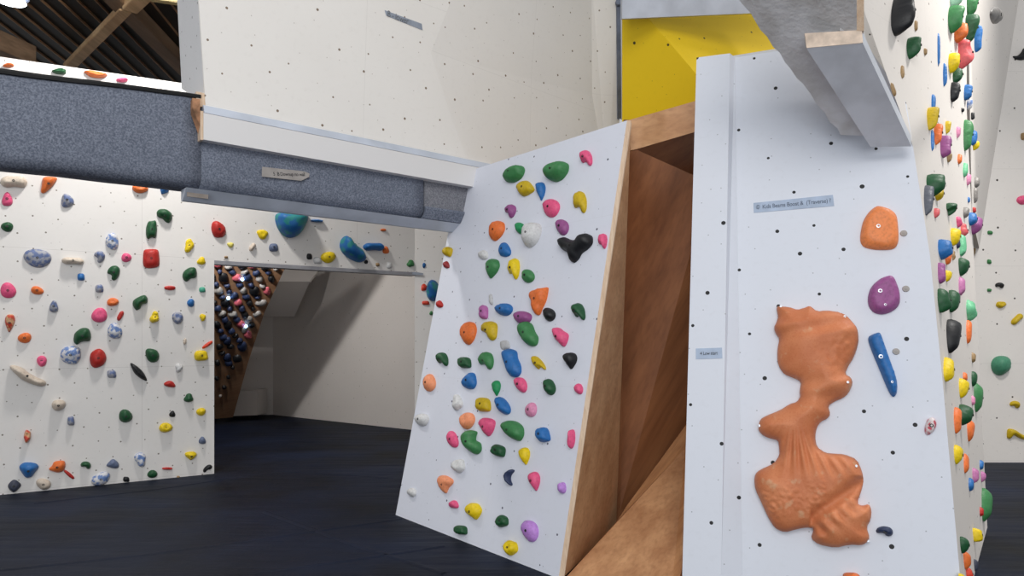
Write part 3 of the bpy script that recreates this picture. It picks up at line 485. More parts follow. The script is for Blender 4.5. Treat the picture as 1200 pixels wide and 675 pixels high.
 ('G', (1133, 489, 513, 8, 'orange', 'r'), 'orange rounded hold, side wall, just below the dark green horned hold'),
 ('G', (1117.5, 521, 540, 9.5, 'yellow', 'r'), 'yellow rounded hold on the narrow side wall at right, below the dark green horned hold'),
 ('G', (1129, 532, 552.5, 6, 'orange', 'r'), 'orange rounded hold, side wall, to the upper left of the large bright green half-round hold'),
 ('G', (1147.5, 538.5, 549, 5, 'blue', 't'), 'small blue pointed hold, side wall, above the large bright green half-round hold'),
 ('G', (1139, 549, 563, 7.5, 'palepurple', 'r'), 'pale purple rounded hold, side wall, upper left of the large bright green half-round hold'),
 ('G', (1149, 552, 563, 6.5, 'palepurple', 'r'), 'small pale purple rounded hold, side wall, just above the large bright green half-round hold'),
 ('G', (1134.5, 560, 573, 6.5, 'blue', 't'), 'blue pointed hold, side wall, just upper left of the large bright green half-round hold'),
 ('G', (1150, 571, 603, 12, 'green', 'r'), 'large bright green half-round hold, on the narrow side wall at right'),
 ('G', (1147.5, 594, 603, 4.5, 'red', 'q'), 'small red blocky hold on the narrow side wall at right, lowest of the red ones'),
 ('G', (1140, 618, 635, 10.5, 'yellow', 'q'), 'yellow blocky hold on the narrow side wall at right, second lowest of the yellow ones'),
 ('G', (1125, 629, 647.5, 10, 'darkgreen', 'r'), 'dark green hold near the floor, on the narrow side wall at right'),
 ('G', (1129, 646, 667, 8.5, 'orange', 'r'), 'orange rounded hold, side wall, just to the upper left of the dark slate rounded hold'),
 ('G', (1132, 664, 682, 9, 'redorange', 'l'), 'red-orange lobed hold on the narrow side wall at right, the only red-orange one there'),
 ('G', (1141, 656, 669, 5, 'darkslate', 'r'), 'dark slate rounded hold, side wall, the only dark slate one there'),
 ('G', (1124, 673, 687, 7, 'yellow', 'r'), 'yellow rounded hold, side wall, just to the lower left of the red-orange lobed hold'),
 ('K', (1165, 18, 9, 19, 0, 'r', 'grey', 0.05, 1), 'grey round hold at the top, on the upper right wall'),
 ('F', (1160, 272.5, 6, 5, 0, 'q', 'green', 0.03, 0), 'small green blocky hold, far wall, to the upper right of the brown oblong hold'),
 ('F', (1159, 306.5, 5, 6, 0, 'q', 'green', 0.03, 0), 'small green blocky hold, far wall, just to the lower right of the brown oblong hold'),
 ('F', (1159, 340, 5, 4, 0, 'q', 'green', 0.03, 0), 'small green blocky hold, far wall, just to the lower left of the black oval hold'),
 ('F', (1171, 334.5, 10, 7, 0, 'k', 'black', 0.05, 1), 'black oval hold, on the far right wall'),
 ('F', (1172.5, 357, 13, 8, -10, 'l', 'mustard', 0.05, 0), 'yellow lobed hold on the far right wall, just below the black oval hold'),
 ('F', (1191.5, 374, 17, 8, -40, 'e', 'mustard', 0.05, 0), 'yellow oblong hold, far wall, to the lower right of the black oval hold'),
 ('F', (1172, 428, 21, 24, 10, 'r', 'tealgreen', 0.12, 0), 'large green dome hold, on the far right wall'),
 ('F', (1197.5, 234.5, 12, 11, 0, 'r', 'pink', 0.05, 0), 'pink hold, on the far right wall'),
 ('F', (1199, 160, 6, 9, 0, 'q', 'tan', 0.04, 0), 'tan blocky hold on the far right wall, above the pink hold'),
 ('F', (1189, 474, 12, 9, 5, 'k', 'mustard', 0.05, 0), 'yellow kidney-shaped hold on the far right wall, above the hooked yellow hold'),
 ('F', (1191, 509, 22, 13, 0, [(1180, 503), (1184, 502), (1190, 504), (1195, 508), (1202, 511), (1202, 516), (1193, 513), (1187, 509), (1183, 515), (1179.5, 513)], 'mustard', 0.06, 0), 'hooked yellow hold, on the far right wall'),
 ('F', (1197, 64, 26, 13, 0, [(1185.5, 66), (1192, 66), (1197, 61), (1199, 56), (1203, 60), (1209, 64), (1205, 69), (1197, 71), (1190, 70)], 'black', 0.06, 1), 'black talon-shaped hold, on the far right wall'),
 ('F', (1135, 290, 9, 7, -20, 'e', 'brown', 0.05, 0), 'brown oblong hold on the far right wall, the only brown one there'),
 ('F', (1139, 296, 7, 12, 15, 'e', 'tan', 0.05, 0), 'tan oblong hold, far wall, just to the lower right of the brown oblong hold'),
 ('B', (254.3, 309.8, 11.3, 7.6, 19, 'r', 'rose', 0.05, 0), 'large dusky pink rounded hold, plywood board, to the upper left of the topmost lit LED'),
 ('B', (268.0, 311.8, 10.5, 7.6, -15, 'q', 'lightgrey', 0.05, 0), 'large light grey blocky hold, plywood board, just upper left of the topmost lit LED'),
 ('B', (283.2, 311.6, 11.3, 6.8, 21, 'r', 'black', 0.05, 0), 'large black rounded hold on the dim plywood board, just above the topmost lit LED'),
 ('B', (295.1, 311.6, 8.8, 6.5, 3, 'r', 'rose', 0.05, 0), 'dusky pink rounded hold, plywood board, just to the upper right of the topmost lit LED'),
 ('B', (310.3, 312.9, 9.5, 6.8, -11, 'q', 'black', 0.05, 0), 'large black blocky hold, plywood board, just to the upper right of the topmost lit LED'),
 ('B', (323.5, 314.1, 6.8, 5.4, -16, 'q', 'lightgrey', 0.05, 0), 'small light grey blocky hold, plywood board, just right of the dusky pink rounded hold'),
 ('B', (257.6, 317.6, 5.7, 5.4, 16, 'q', 'navy', 0.05, 0), 'small navy blocky hold on the dim plywood board, just left of the topmost lit LED'),
 ('B', (272.2, 318.3, 9.5, 6.8, 24, 'q', 'navy', 0.05, 0), 'large navy blocky hold, plywood board, just to the upper left of the topmost lit LED'),
 ('B', (286.7, 318.3, 9.5, 5.7, -25, 'q', 'lightgrey', 0.05, 0), 'large light grey blocky hold on the dim plywood board, just above the topmost lit LED'),
 ('B', (300.3, 319.6, 9.2, 6.8, -9, 'q', 'navy', 0.05, 0), 'navy blocky hold, plywood board, just to the lower right of the dusky pink rounded hold'),
 ('B', (314.3, 319.4, 7.2, 5.4, 21, 'r', 'navy', 0.05, 0), 'navy rounded hold on the dim plywood board, just right of the dusky pink rounded hold'),
 ('B', (261.8, 324.5, 11.7, 11.7, 5, 'q', 'black', 0.05, 0), 'large black blocky hold on the dim plywood board, just left of the topmost lit LED'),
 ('B', (277.3, 324.9, 11.0, 9.5, 5, 'q', 'rose', 0.05, 0), 'large dusky pink blocky hold, plywood board, just left of the topmost lit LED'),
 ('B', (289.8, 324.9, 10.6, 9.5, 15, 'r', 'navy', 0.05, 0), 'large navy rounded hold on the dim plywood board, just right of the topmost lit LED'),
 ('B', (304.2, 326.4, 8.8, 7.2, 16, 'q', 'lightgrey', 0.05, 0), 'light grey blocky hold on the dim plywood board, just right of the topmost lit LED'),
 ('B', (317.8, 326.6, 7.9, 8.3, -25, 'r', 'black', 0.05, 0), 'black rounded hold on the dim plywood board, right of the topmost lit LED'),
 ('B', (250.6, 323.8, 3.8, 5.4, 1, 'r', 'black', 0.05, 0), 'small black rounded hold, plywood board, just to the upper left of the leftmost lit LED'),
 ('B', (253.1, 333.4, 7.6, 6.8, 13, 'r', 'navy', 0.05, 0), 'navy rounded hold, plywood board, just to the upper left of the leftmost lit LED'),
 ('B', (266.0, 333.9, 7.6, 3.8, -6, 'q', 'navy', 0.05, 0), 'navy blocky hold, plywood board, just to the lower left of the topmost lit LED'),
 ('B', (280.7, 333.9, 8.3, 6.1, 9, 'r', 'navy', 0.05, 0), 'navy rounded hold on the dim plywood board, just below the topmost lit LED'),
 ('B', (294.4, 333.9, 6.5, 7.2, -25, 'q', 'navy', 0.05, 0), 'navy blocky hold, plywood board, just to the lower right of the topmost lit LED'),
 ('B', (307.7, 334.7, 7.6, 4.9, 20, 'q', 'lightgrey', 0.05, 0), 'light grey blocky hold, plywood board, just upper right of the small navy rounded hold'),
 ('B', (256.2, 340.6, 11.3, 8.8, 3, 'r', 'lightgrey', 0.05, 0), 'large light grey rounded hold, plywood board, just upper left of the leftmost lit LED'),
 ('B', (285.1, 340.6, 7.9, 8.8, 5, 'r', 'lightgrey', 0.05, 0), 'light grey rounded hold on the dim plywood board, just below the topmost lit LED'),
 ('B', (298.2, 341.2, 12.9, 11.0, -7, 'r', 'black', 0.05, 0), 'large black rounded hold, plywood board, just to the lower right of the topmost lit LED'),
 ('B', (312.8, 340.9, 8.8, 9.5, 1, 'r', 'rose', 0.05, 0), 'large dusky pink rounded hold, plywood board, to the lower right of the topmost lit LED'),
 ('B', (268.8, 341.7, 7.6, 5.7, 20, 'r', 'navy', 0.05, 0), 'navy rounded hold on the dim plywood board, just above the leftmost lit LED'),
 ('B', (274.7, 346.3, 9.5, 7.6, -14, 'r', 'navy', 0.05, 0), 'large navy rounded hold on the dim plywood board, just right of the leftmost lit LED'),
 ('B', (260.2, 347.9, 7.2, 4.9, -15, 'r', 'navy', 0.05, 0), 'navy rounded hold on the dim plywood board, just left of the leftmost lit LED'),
 ('B', (288.5, 347.9, 9.5, 7.6, 9, 'r', 'navy', 0.05, 0), 'large navy rounded hold, plywood board, just left of the small navy rounded hold'),
 ('B', (301.7, 348.2, 6.8, 4.9, 4, 'r', 'navy', 0.05, 0), 'small navy rounded hold, plywood board, to the upper right of the lowest lit LED'),
 ('B', (264.1, 355.2, 11.7, 9.5, 10, 'r', 'black', 0.05, 0), 'large black rounded hold, plywood board, just to the lower left of the leftmost lit LED'),
 ('B', (278.9, 354.1, 9.9, 7.9, -25, 'q', 'rose', 0.05, 0), 'large dusky pink blocky hold, plywood board, just lower right of the leftmost lit LED'),
 ('B', (292.4, 354.9, 7.9, 6.8, -16, 'r', 'black', 0.05, 0), 'black rounded hold, plywood board, just to the lower left of the small navy rounded hold'),
 ('B', (305.8, 354.9, 13.3, 7.6, -14, 'r', 'lightgrey', 0.05, 0), 'large light grey rounded hold, plywood board, to the lower right of the topmost lit LED'),
 ('B', (252.0, 354.1, 4.5, 4.9, 14, 'r', 'black', 0.05, 0), 'small black rounded hold, plywood board, seventh from the top of the black ones'),
 ('B', (255.1, 361.1, 9.5, 7.6, 4, 'q', 'navy', 0.05, 0), 'large navy blocky hold, plywood board, just to the lower left of the leftmost lit LED'),
 ('B', (269.1, 361.1, 6.8, 6.1, -16, 'q', 'navy', 0.05, 0), 'small navy blocky hold on the dim plywood board, just below the leftmost lit LED'),
 ('B', (283.5, 361.1, 7.6, 7.6, -15, 'q', 'navy', 0.05, 0), 'navy blocky hold on the dim plywood board, just above the lowest lit LED'),
 ('B', (296.5, 361.4, 5.4, 5.4, 16, 'r', 'black', 0.05, 0), 'small black rounded hold, plywood board, just to the upper right of the lowest lit LED'),
 ('B', (260.2, 367.5, 10.2, 7.2, -15, 'r', 'lightgrey', 0.05, 0), 'large light grey rounded hold, plywood board, fifth lowest of the light grey ones'),
 ('B', (272.7, 367.8, 11.3, 6.8, -5, 'q', 'lightgrey', 0.05, 0), 'large light grey blocky hold, plywood board, just upper left of the lowest lit LED'),
 ('B', (286.8, 368.1, 8.8, 7.6, -18, 'q', 'black', 0.05, 0), 'black blocky hold on the dim plywood board, just above the lowest lit LED'),
 ('B', (301.1, 367.3, 10.2, 6.1, -24, 'q', 'lightgrey', 0.05, 0), 'large light grey blocky hold, plywood board, just right of the black blocky hold'),
 ('B', (291.8, 372.8, 7.9, 6.1, 6, 'r', 'lightgrey', 0.05, 0), 'light grey rounded hold, plywood board, just to the upper right of the lowest lit LED'),
 ('B', (263.6, 374.0, 8.3, 8.3, -11, 'q', 'navy', 0.05, 0), 'navy blocky hold on the dim plywood board, just left of the lowest lit LED'),
 ('B', (277.3, 374.6, 8.3, 7.2, 5, 'r', 'navy', 0.05, 0), 'navy rounded hold, plywood board, just to the upper left of the lowest lit LED'),
 ('B', (254.5, 380.5, 8.3, 9.2, -24, 'r', 'black', 0.05, 0), 'black rounded hold on the dim plywood board, near the middle of the black ones'),
 ('B', (266.7, 380.5, 10.6, 9.9, -21, 'r', 'black', 0.05, 0), 'large black rounded hold on the dim plywood board, just left of the lowest lit LED'),
 ('B', (282.0, 379.8, 9.9, 9.2, 15, 'r', 'rose', 0.05, 0), 'large dusky pink rounded hold, plywood board, just left of the lowest lit LED'),
 ('B', (294.9, 380.8, 8.3, 6.8, -4, 'r', 'black', 0.05, 0), 'black rounded hold on the dim plywood board, just right of the lowest lit LED'),
 ('B', (286.2, 385.7, 6.8, 8.8, 4, 'r', 'lightgrey', 0.05, 0), 'light grey rounded hold on the dim plywood board, just below the lowest lit LED'),
 ('B', (258.2, 387.5, 7.6, 5.7, -6, 'r', 'navy', 0.05, 0), 'navy rounded hold on the dim plywood board, eighth lowest of the navy ones'),
 ('B', (271.1, 387.5, 8.3, 7.2, -25, 'q', 'navy', 0.05, 0), 'navy blocky hold, plywood board, just to the lower left of the lowest lit LED'),
 ('B', (275.8, 393.3, 7.6, 4.5, -15, 'r', 'black', 0.05, 0), 'black rounded hold, plywood board, just to the lower left of the lowest lit LED'),
 ('B', (290.5, 392.2, 9.9, 9.5, 0, 'r', 'rose', 0.05, 0), 'large dusky pink rounded hold on the dim plywood board, just below the lowest lit LED'),
 ('B', (261.8, 395.3, 10.6, 7.6, 5, 'r', 'navy', 0.05, 0), 'large navy rounded hold on the dim plywood board, sixth lowest of the navy ones'),
 ('B', (280.7, 398.4, 8.3, 5.7, 9, 'q', 'navy', 0.05, 0), 'navy blocky hold on the dim plywood board, just below the lowest lit LED'),
 ('B', (266.1, 399.4, 9.5, 9.5, 1, 'r', 'navy', 0.05, 0), 'large navy rounded hold on the dim plywood board, fourth lowest of the navy ones'),
 ('B', (257.1, 406.2, 8.8, 6.8, -5, 'r', 'black', 0.05, 0), 'black rounded hold on the dim plywood board, eighth lowest of the black ones'),
 ('B', (270.3, 405.9, 8.8, 5.4, -10, 'r', 'black', 0.05, 0), 'black rounded hold on the dim plywood board, ninth lowest of the black ones'),
 ('B', (283.9, 405.9, 11.7, 11.3, -1, 'r', 'navy', 0.05, 0), 'large navy rounded hold on the dim plywood board, below the small navy rounded hold'),
 ('B', (260.2, 413.7, 7.6, 4.9, -15, 'r', 'black', 0.05, 0), 'black rounded hold on the dim plywood board, seventh lowest of the black ones'),
 ('B', (278.1, 419.9, 11.3, 8.8, -10, 'q', 'black', 0.05, 0), 'large black blocky hold on the dim plywood board, below the lowest lit LED'),
 ('B', (266.4, 419.1, 9.5, 9.5, 15, 'r', 'navy', 0.05, 0), 'large navy rounded hold on the dim plywood board, second lowest of the navy ones'),
 ('B', (268.0, 424.9, 9.2, 7.6, -15, 'q', 'navy', 0.05, 0), 'navy blocky hold on the dim plywood board, lowest of the navy ones'),
 ('B', (254.8, 424.5, 6.8, 6.8, -10, 'q', 'black', 0.05, 0), 'small black blocky hold on the dim plywood board, fifth lowest of the black ones'),
 ('B', (272.7, 430.3, 4.9, 4.9, -5, 'r', 'black', 0.05, 0), 'small black rounded hold on the dim plywood board, fourth lowest of the black ones'),
 ('B', (254.3, 442.7, 6.1, 4.5, 19, 'q', 'black', 0.05, 0), 'small black blocky hold on the dim plywood board, second lowest of the black ones'),
 ('B', (267.7, 441.7, 4.9, 4.1, 21, 'r', 'black', 0.05, 0), 'small black rounded hold on the dim plywood board, third lowest of the black ones'),
 ('B', (262.7, 453.6, 5.4, 4.9, -3, 'r', 'black', 0.05, 0), 'small black rounded hold on the dim plywood board, lowest of the black ones'),
 ('B', (258.2, 463.4, 3.8, 2.7, -6, 'r', 'lightgrey', 0.05, 0), 'small light grey rounded hold on the dim plywood board, lowest of the light grey ones'),
]
MACRO = [(909.6, 360), (917, 360), (926, 361), (934, 364), (942, 362), (949, 359), (957, 366), (968, 365), (979, 366), (989, 369), (996.5, 375), (1002, 382), (1005, 390), (1006, 400), (1004, 409), (1000, 420), (994, 429), (990, 439), (997, 443), (999, 450), (994, 461.6), (987, 467), (979, 470), (970, 476), (973, 486), (969, 491), (962, 494), (957, 501), (955, 512), (957, 524), (967, 531), (978, 532), (989, 532.5), (1004, 538.5), (1010, 553), (1012, 563), (1010, 573), (1004, 590), (1010, 593), (1018, 590.6), (1021, 598), (1020, 609), (1015, 618), (1019, 630), (1015, 636), (1009, 639), (995, 638), (979, 642), (959, 638), (950, 631), (954, 619), (945, 618), (934, 620), (919.5, 624), (908, 619), (900, 606), (892, 588), (885, 573), (884, 563), (885, 556), (890, 551), (907, 543.5), (913.6, 533.5), (913, 524), (912, 516), (903, 514), (895, 511), (889, 505), (889, 499), (891, 492), (897, 488), (914.6, 481), (925, 474), (934, 471.5), (938, 465), (937, 459), (939, 447), (930, 443), (919.5, 439), (914, 432), (911, 424), (911, 410), (913.6, 397), (909, 391), (907, 384.7), (910, 378), (912, 372)]
# ---------------------------------------------------------------- the planes the place is made of
P_left = Plane((-5.07, 6.76, 0), (-3.41, 7.85, 0), (-5.07, 6.76, 2))
b = Vector((.77, .635, 0)); th = math.radians(12.5)
P_slab = Plane((-1.03, 6, 0), (.22, 4.48, 0), Vector((-1.03, 6, 0))+b*math.sin(th)+Vector((0, 0, math.cos(th))))
b = Vector((.364, .93, 0)); th = math.radians(13.2); C0 = Vector((2.52, 3.81, 0))
P_panel = Plane(C0, (1.09, 4.37, 0), C0+b*math.sin(th)+Vector((0, 0, math.cos(th))))
P_bal = Plane((-2.16, 4.76, 0), (-.216, 6.35, 0), (-2.16, 4.76, 3))     # front of the gallery
P_far = Plane((5.88, 8.56, 0), (6.6, 8.56, 0), (5.88, 8.56, 3))
P_board = Plane(at(250, 305, 10.3), at(335, 310, 10.7), at(272, 487, 12.6))
P_inner = Plane((-1.77, 11.77, 0), (-4.98, 14.2, 0), (-1.77, 11.77, 2))

# ---------------------------------------------------------------- floor
def floor_mat():
    t = NT('black_vinyl_mat', .6, .16); co = t.n('ShaderNodeTexCoord').outputs['Object']
    a = t.noise(co, .9, 4); f = t.noise(co, 30, 4); mp = t.n('ShaderNodeMapping'); mp.inputs['Rotation'].default_value = (0, 0, .5); mp.inputs['Scale'].default_value = (.5, 3.5, 1); t.link(co, mp.inputs[0])
    wr = t.noise(mp.outputs[0], 1.6, 4)
    c = t.mix(t.ramp(a, .35, .7), rgb(17, 27, 48), rgb(6, 8, 14)); c = t.mix(t.math('MULTIPLY', t.ramp(f, .7, .8), .15), c, rgb(40, 50, 70))
    t.link(c, t.b.inputs['Base Color'])
    h = t.math('ADD', t.math('MULTIPLY', wr, 1.0), t.math('MULTIPLY', f, .06)); t.bump(h, .5, .05); return t.m
fl_mat = floor_mat()
floor = mk('floor', [(-11, -5, 0), (9, -5, 0), (9, 17, 0), (-11, 17, 0)], [(0, 1, 2, 3)], fl_mat); tag(floor, kind='structure')
# the vinyl cover's seams: low welted ridges lying on the floor
def ridge(pts, wdt, hgt, name='trim_1'):
    v = []; f = []
    for i, p in enumerate(pts):
        p = Vector(p); q = Vector(pts[min(i+1, len(pts)-1)]) - Vector(pts[max(i-1, 0)]); s = Vector((-q.y, q.x, 0)).normalized()
        for k, z in ((-1, .0005), (-.4, hgt), (.4, hgt), (1, .0005)): v.append(p+s*wdt*k+Vector((0, 0, z)))
        if i:
            for k in range(3): f.append((4*i-4+k, 4*i-3+k, 4*i+1+k, 4*i+k))
    return v, f
def fpt(x, y):
    d = ray(x, y); return CAM + d*(-HC/d.z)
sv = []; sf = []
for line in ([(40, 590), (180, 574), (330, 552), (455, 560)], [(0, 668), (170, 650), (330, 628), (470, 608)], [(280, 674), (420, 655), (520, 640)], [(310, 600), (420, 640), (520, 672)]):
    v, f = ridge([fpt(*p) for p in line], .03, .006); n0 = len(sv); sv += v; sf += [tuple(i+n0 for i in q) for q in f]
tag(mk('trim_1', sv, sf, fl_mat, smooth=True), kind='structure')

# ---------------------------------------------------------------- left climbing wall with its doorway
def L(x, y): return P_left.at(x, y)
base = Vector((-5.07, 6.76, 0)); ld = Vector((.836, .549, 0)).normalized(); lback = -P_left.n*.12
def Lp(s, z): return base+ld*s+Vector((0, 0, z))
def s_at(x): return (L(x, 399)-base).dot(ld)
sj = s_at(251); se = s_at(486); zt = 4.34; zl = 2.45
pts = [Lp(-3.2, 0), Lp(sj, 0), Lp(sj, zl), Lp(se, zl), Lp(se, 4.55), Lp(-3.2, zt-.15)]
tag(sheet('wall_left', pts, .12, M['left'], uvp=P_left, edge=M['ply_edge']), kind='structure')
# the wall right of the doorway, turned a little towards the hall
j0 = Lp(se, 0)
P_jamb = Plane(j0, j0+Vector((1, -.05, 0)), j0+Vector((0, 0, 1)))
tag(sheet('wall_doorway', [j0, j0+Vector((2.6, -.13, 0)), j0+Vector((2.6, -.13, 4.5)), j0+Vector((0, 0, 4.5))], .12, M['left'], uvp=P_jamb), kind='structure')
# grey metal edging under the lintel
lm = [Lp(sj, zl)+P_left.n*.012, Lp(se, zl)+P_left.n*.012]
tag(box('trim_2', lm[0]-Vector((0, 0, .045)), lm[1]-lm[0], -P_left.n*.13, (0, 0, .045), plain('lintel_edging', (150, 150, 156), .5, .05)), kind='structure')

# ---------------------------------------------------------------- inner room behind the doorway
d_in = (Vector((-4.98, 14.2, 0))-Vector((-1.77, 11.77, 0))).normalized(); q0 = Vector((-1.77, 11.77, 0))-d_in*2.6; q1 = fpt(320, 486)
tag(sheet('wall_inner_right', [q0, q1, q1+Vector((0, 0, 4.3)), q0+Vector((0, 0, 4.3))], .1, M['inner'], uvp=P_inner), kind='structure')
q2 = fpt(240, 489)+Vector((-2.2, 0, 0)); P_in2 = Plane(q1, q2, q1+Vector((0, 0, 1)))
tag(sheet('wall_inner_back', [q1, q2, q2+Vector((0, 0, 4.3)), q1+Vector((0, 0, 4.3))], .1, M['inner'], uvp=P_in2), kind='structure')
tag(mk('ceiling', [(-8.5, 9.9, 4.35), (.8, 9.9, 4.35), (.8, 16, 4.35), (-8.5, 16, 4.35)], [(0, 3, 2, 1)], M['white']), kind='structure')
tag(mk('wall_inner_left', [(-7.4, 7.0, 0), (-8.2, 15.5, 0), (-8.2, 15.5, 4.35), (-7.4, 7.0, 4.35)], [(0, 1, 2, 3)], M['inner']), kind='structure')
tag(mk('wall_inner_near', [(.55, 9.2, 0), (1.2, 12, 0), (1.2, 12, 4.4), (.55, 9.2, 4.4)], [(0, 1, 2, 3)], M['inner']), kind='structure')
# overhanging white box, plinth
bx = empty('wall_box', at(330, 345, 12.2)); tag(bx, 'white painted box jutting from the wall beyond the doorway', 'climbing volume')
def px(pts): return [at(*p) for p in pts]
sheet('front_face', px([(300, 305, 12.6), (382, 305, 12.6), (363, 330, 12.3), (288, 330, 12.3)]), .04, M['inner'], bx)
sheet('lower_face', px([(288, 330, 12.3), (363, 330, 12.3), (345, 371, 12.9), (270, 371, 12.9)]), .04, M['inner'], bx)
pl = px([(262, 460, 13.2), (302, 457, 13.2), (302, 486.5, 13.2), (262, 488, 13.2)])
tag(sheet('wall_plinth', pl, .1, M['inner'], back=(0, .5, 0)), 'low white block at the foot of the plywood board', 'plinth')
# plywood training board leaning over the room, with lit LEDs
bd = empty('training_board', P_board.at(272, 487)); tag(bd, 'dim overhanging plywood board crowded with holds beyond the doorway', 'climbing board')
poly = [(150, 230), (362, 230), (335, 312), (310, 366), (290, 427), (273, 489), (150, 500)]
sheet('panel', [P_board.at(*p) for p in poly], .08, M['board'], bd)
led = NT('led_light'); led.b.inputs['Emission Color'].default_value = rgb(150, 200, 255); led.b.inputs['Emission Strength'].default_value = 9
for (x, y) in ((284, 325), (267.7, 347), (288.2, 380)):
    p = P_board.at(x, y)+P_board.n*.05; bm = bmesh.new(); bmesh.ops.create_icosphere(bm, subdivisions=2, radius=.026)
    me = bpy.data.meshes.new('led_light'); bm.to_mesh(me); bm.free(); me.materials.append(led.m); o = bpy.data.objects.new('led_light', me); C.objects.link(o); o.parent = bd; o.location = p-bd.location; o['label'] = 'small glowing blue white light'

# ---------------------------------------------------------------- dark roof over the gallery with its timbers
rz = 5.62; rd = Vector((-.125, .992, 0)); rs = Vector((.992, .125, 0)); ro = Vector((-5.3, 8, rz))
def rp(a, c, z=0): return ro+rs*a+rd*c+Vector((0, 0, z))
tag(sheet('ceiling_roof', [rp(-4.6, -2.6), rp(6.5, -2.6), rp(6.5, 8.5), rp(-4.6, 8.5)], .05, M['roof'], back=(0, 0, .05)), kind='structure')
v = []; f = []
k = -4.4
while k < 3.6:
    n0 = len(v)
    for c in (-2.5, 8.4):
        for a, z in ((0, 0), (0, -.03), (.012, -.03), (.012, 0)): v.append(rp(k+a, c, z))
    f += [(n0, n0+1, n0+5, n0+4), (n0+1, n0+2, n0+6, n0+5), (n0+2, n0+3, n0+7, n0+6)]; k += .215
tag(mk('trim_3', v, f, M['batten']), kind='structure')
def timber(name, a, bb, wdt, h, mat, label):
    a, bb = Vector(a), Vector(bb); d = bb-a; s = Vector((-d.y, d.x, 0)).normalized()*wdt
    o = box(name, a-s/2, d, s, (0, 0, h), mat, bevel=.006); tag(o, label, 'roof beam')
def R(x, y, z=rz-.2): d = ray(x, y); return CAM+d*((z-HC)/d.z)
timber('roof_beam', R(118, -12), R(222, 92), .2, .19, M['timber_dark'], 'broad dark brown timber running back under the roof')
timber('roof_brace', R(80, 82, rz-.22), R(147, 14, rz-.22), .13, .08, M['timber'], 'light timber brace slanting up to the broad roof beam')
timber('roof_brace', R(152, 14, rz-.24), R(190, -22, rz-.24), .16, .1, M['timber'], 'short pale timber at the top edge beside the broad beam')
timber('roof_beam', R(176, 0, rz-.3), R(230, 8, rz-.3), .09, .08, plain('pale_timber', (224, 206, 150), .6), 'pale yellow timber in the top corner of the roof opening')
timber('roof_beam', R(-30, 52, rz-.5), R(32, 78, rz-.5), .3, .25, M['timber_dark'], 'brown timber end at the left edge of the roof opening')
# the lamp in the corner
lamp = empty('ceiling_lamp', R(12, -4, rz-.25)); tag(lamp, 'round glaring lamp at the top left under the roof', 'lamp')
glow = NT('lamp_glass'); glow.b.inputs['Emission Color'].default_value = rgb(240, 246, 255); glow.b.inputs['Emission Strength'].default_value = 14
for nm, r, dz, mt in (('lamp_glass', .15, 0, glow.m), ('lamp_housing', .18, .06, M['metal'])):
    bm = bmesh.new(); bmesh.ops.create_cone(bm, cap_ends=True, segments=28, radius1=r, radius2=r*.7, depth=.1)
    me = bpy.data.meshes.new(nm); bm.to_mesh(me); bm.free(); me.materials.append(mt); o = bpy.data.objects.new(nm, me); C.objects.link(o); o.parent = lamp; o.location = (0, 0, dz)

# ---------------------------------------------------------------- gallery: carpeted bulkhead, white box, soffit strip
gl = empty('gallery_bulkhead', P_bal.at(237, 222)); tag(gl, 'grey-blue carpeted gallery edge spanning over the doorway wall', 'gallery')
gd = Vector((.775, .632, 0)).normalized(); gn = Vector((.632, -.775, 0)).normalized(); g0 = Vector((-2.16, 4.76, 0))
def gs(x): return (P_bal.at(x, 399)-g0).dot(gd)
def gp(s, dep, z): return g0+gd*s+gn*dep+Vector((0, 0, z))
def prism(name, s0, s1, prof, mat, parent, prof2=None, nseg=1, wob=0):
    """profile (depth, z) swept along the gallery"""
    v = []; f = []; m = len(prof)
    for i in range(nseg+1):
        t = i/nseg
        for k, (d, z) in enumerate(prof):
            if prof2: d, z = d*(1-t)+prof2[k][0]*t, z*(1-t)+prof2[k][1]*t
            q = gp(s0+(s1-s0)*t, d, z)
            if wob: q += gn*wob*noise.noise(q*3)+Vector((0, 0, wob*noise.noise(q*2.3+Vector((9, 0, 0)))))
            v.append(q)
    for i in range(nseg):
        for k in range(m): a = i*m+k; c = i*m+(k+1) % m; f.append((a, c, c+m, a+m))
    f += [tuple(range(m))[::-1], tuple(range(nseg*m, nseg*m+m))]
    o = mk(name, v, f, mat, parent)
    bm = bmesh.new(); bm.from_mesh(o.data); bmesh.ops.recalc_face_normals(bm, faces=bm.faces); bm.to_mesh(o.data); bm.free()
    return o
def cprof(zb, ztp, front, r=.09, back=-.26):
    p = [(back, ztp), (front-.02, ztp), (front, ztp-.02), (front, zb+r)]
    for i in range(1, 7): a = math.pi/2*i/6; p.append((front-r+r*math.cos(a), zb+r-r*math.sin(a)))
    p.append((back, zb)); return p
s_l = gs(-60); s_n = gs(237); s_seam = gs(499); s_e = gs(562)
c1 = prism('carpet_left', s_l, s_n, cprof(2.58, 3.12, -.04), M['carpet'], gl, cprof(2.605, 3.235, -.04), 10, .012)
c2 = prism('carpet_middle', s_n+.002, s_seam, cprof(2.60, 3.0, -.04), M['carpet'], gl, cprof(2.60, 3.0, -.04), 14, .008)
c3 = prism('carpet_end', s_seam+.02, s_e, cprof(2.60, 3.0, -.05, .05), M['carpet_end'], gl, None, 4, .004)
prism('carpet_end_underlap', s_seam+.01, s_e+.01, [(-.3, 2.70), (-.03, 2.70), (-.025, 2.68), (-.06, 2.60), (-.12, 2.585), (-.3, 2.585)], M['carpet'], gl)
for p in (c1, c2, c3): p.data.polygons.foreach_set('use_smooth', [True]*len(p.data.polygons))
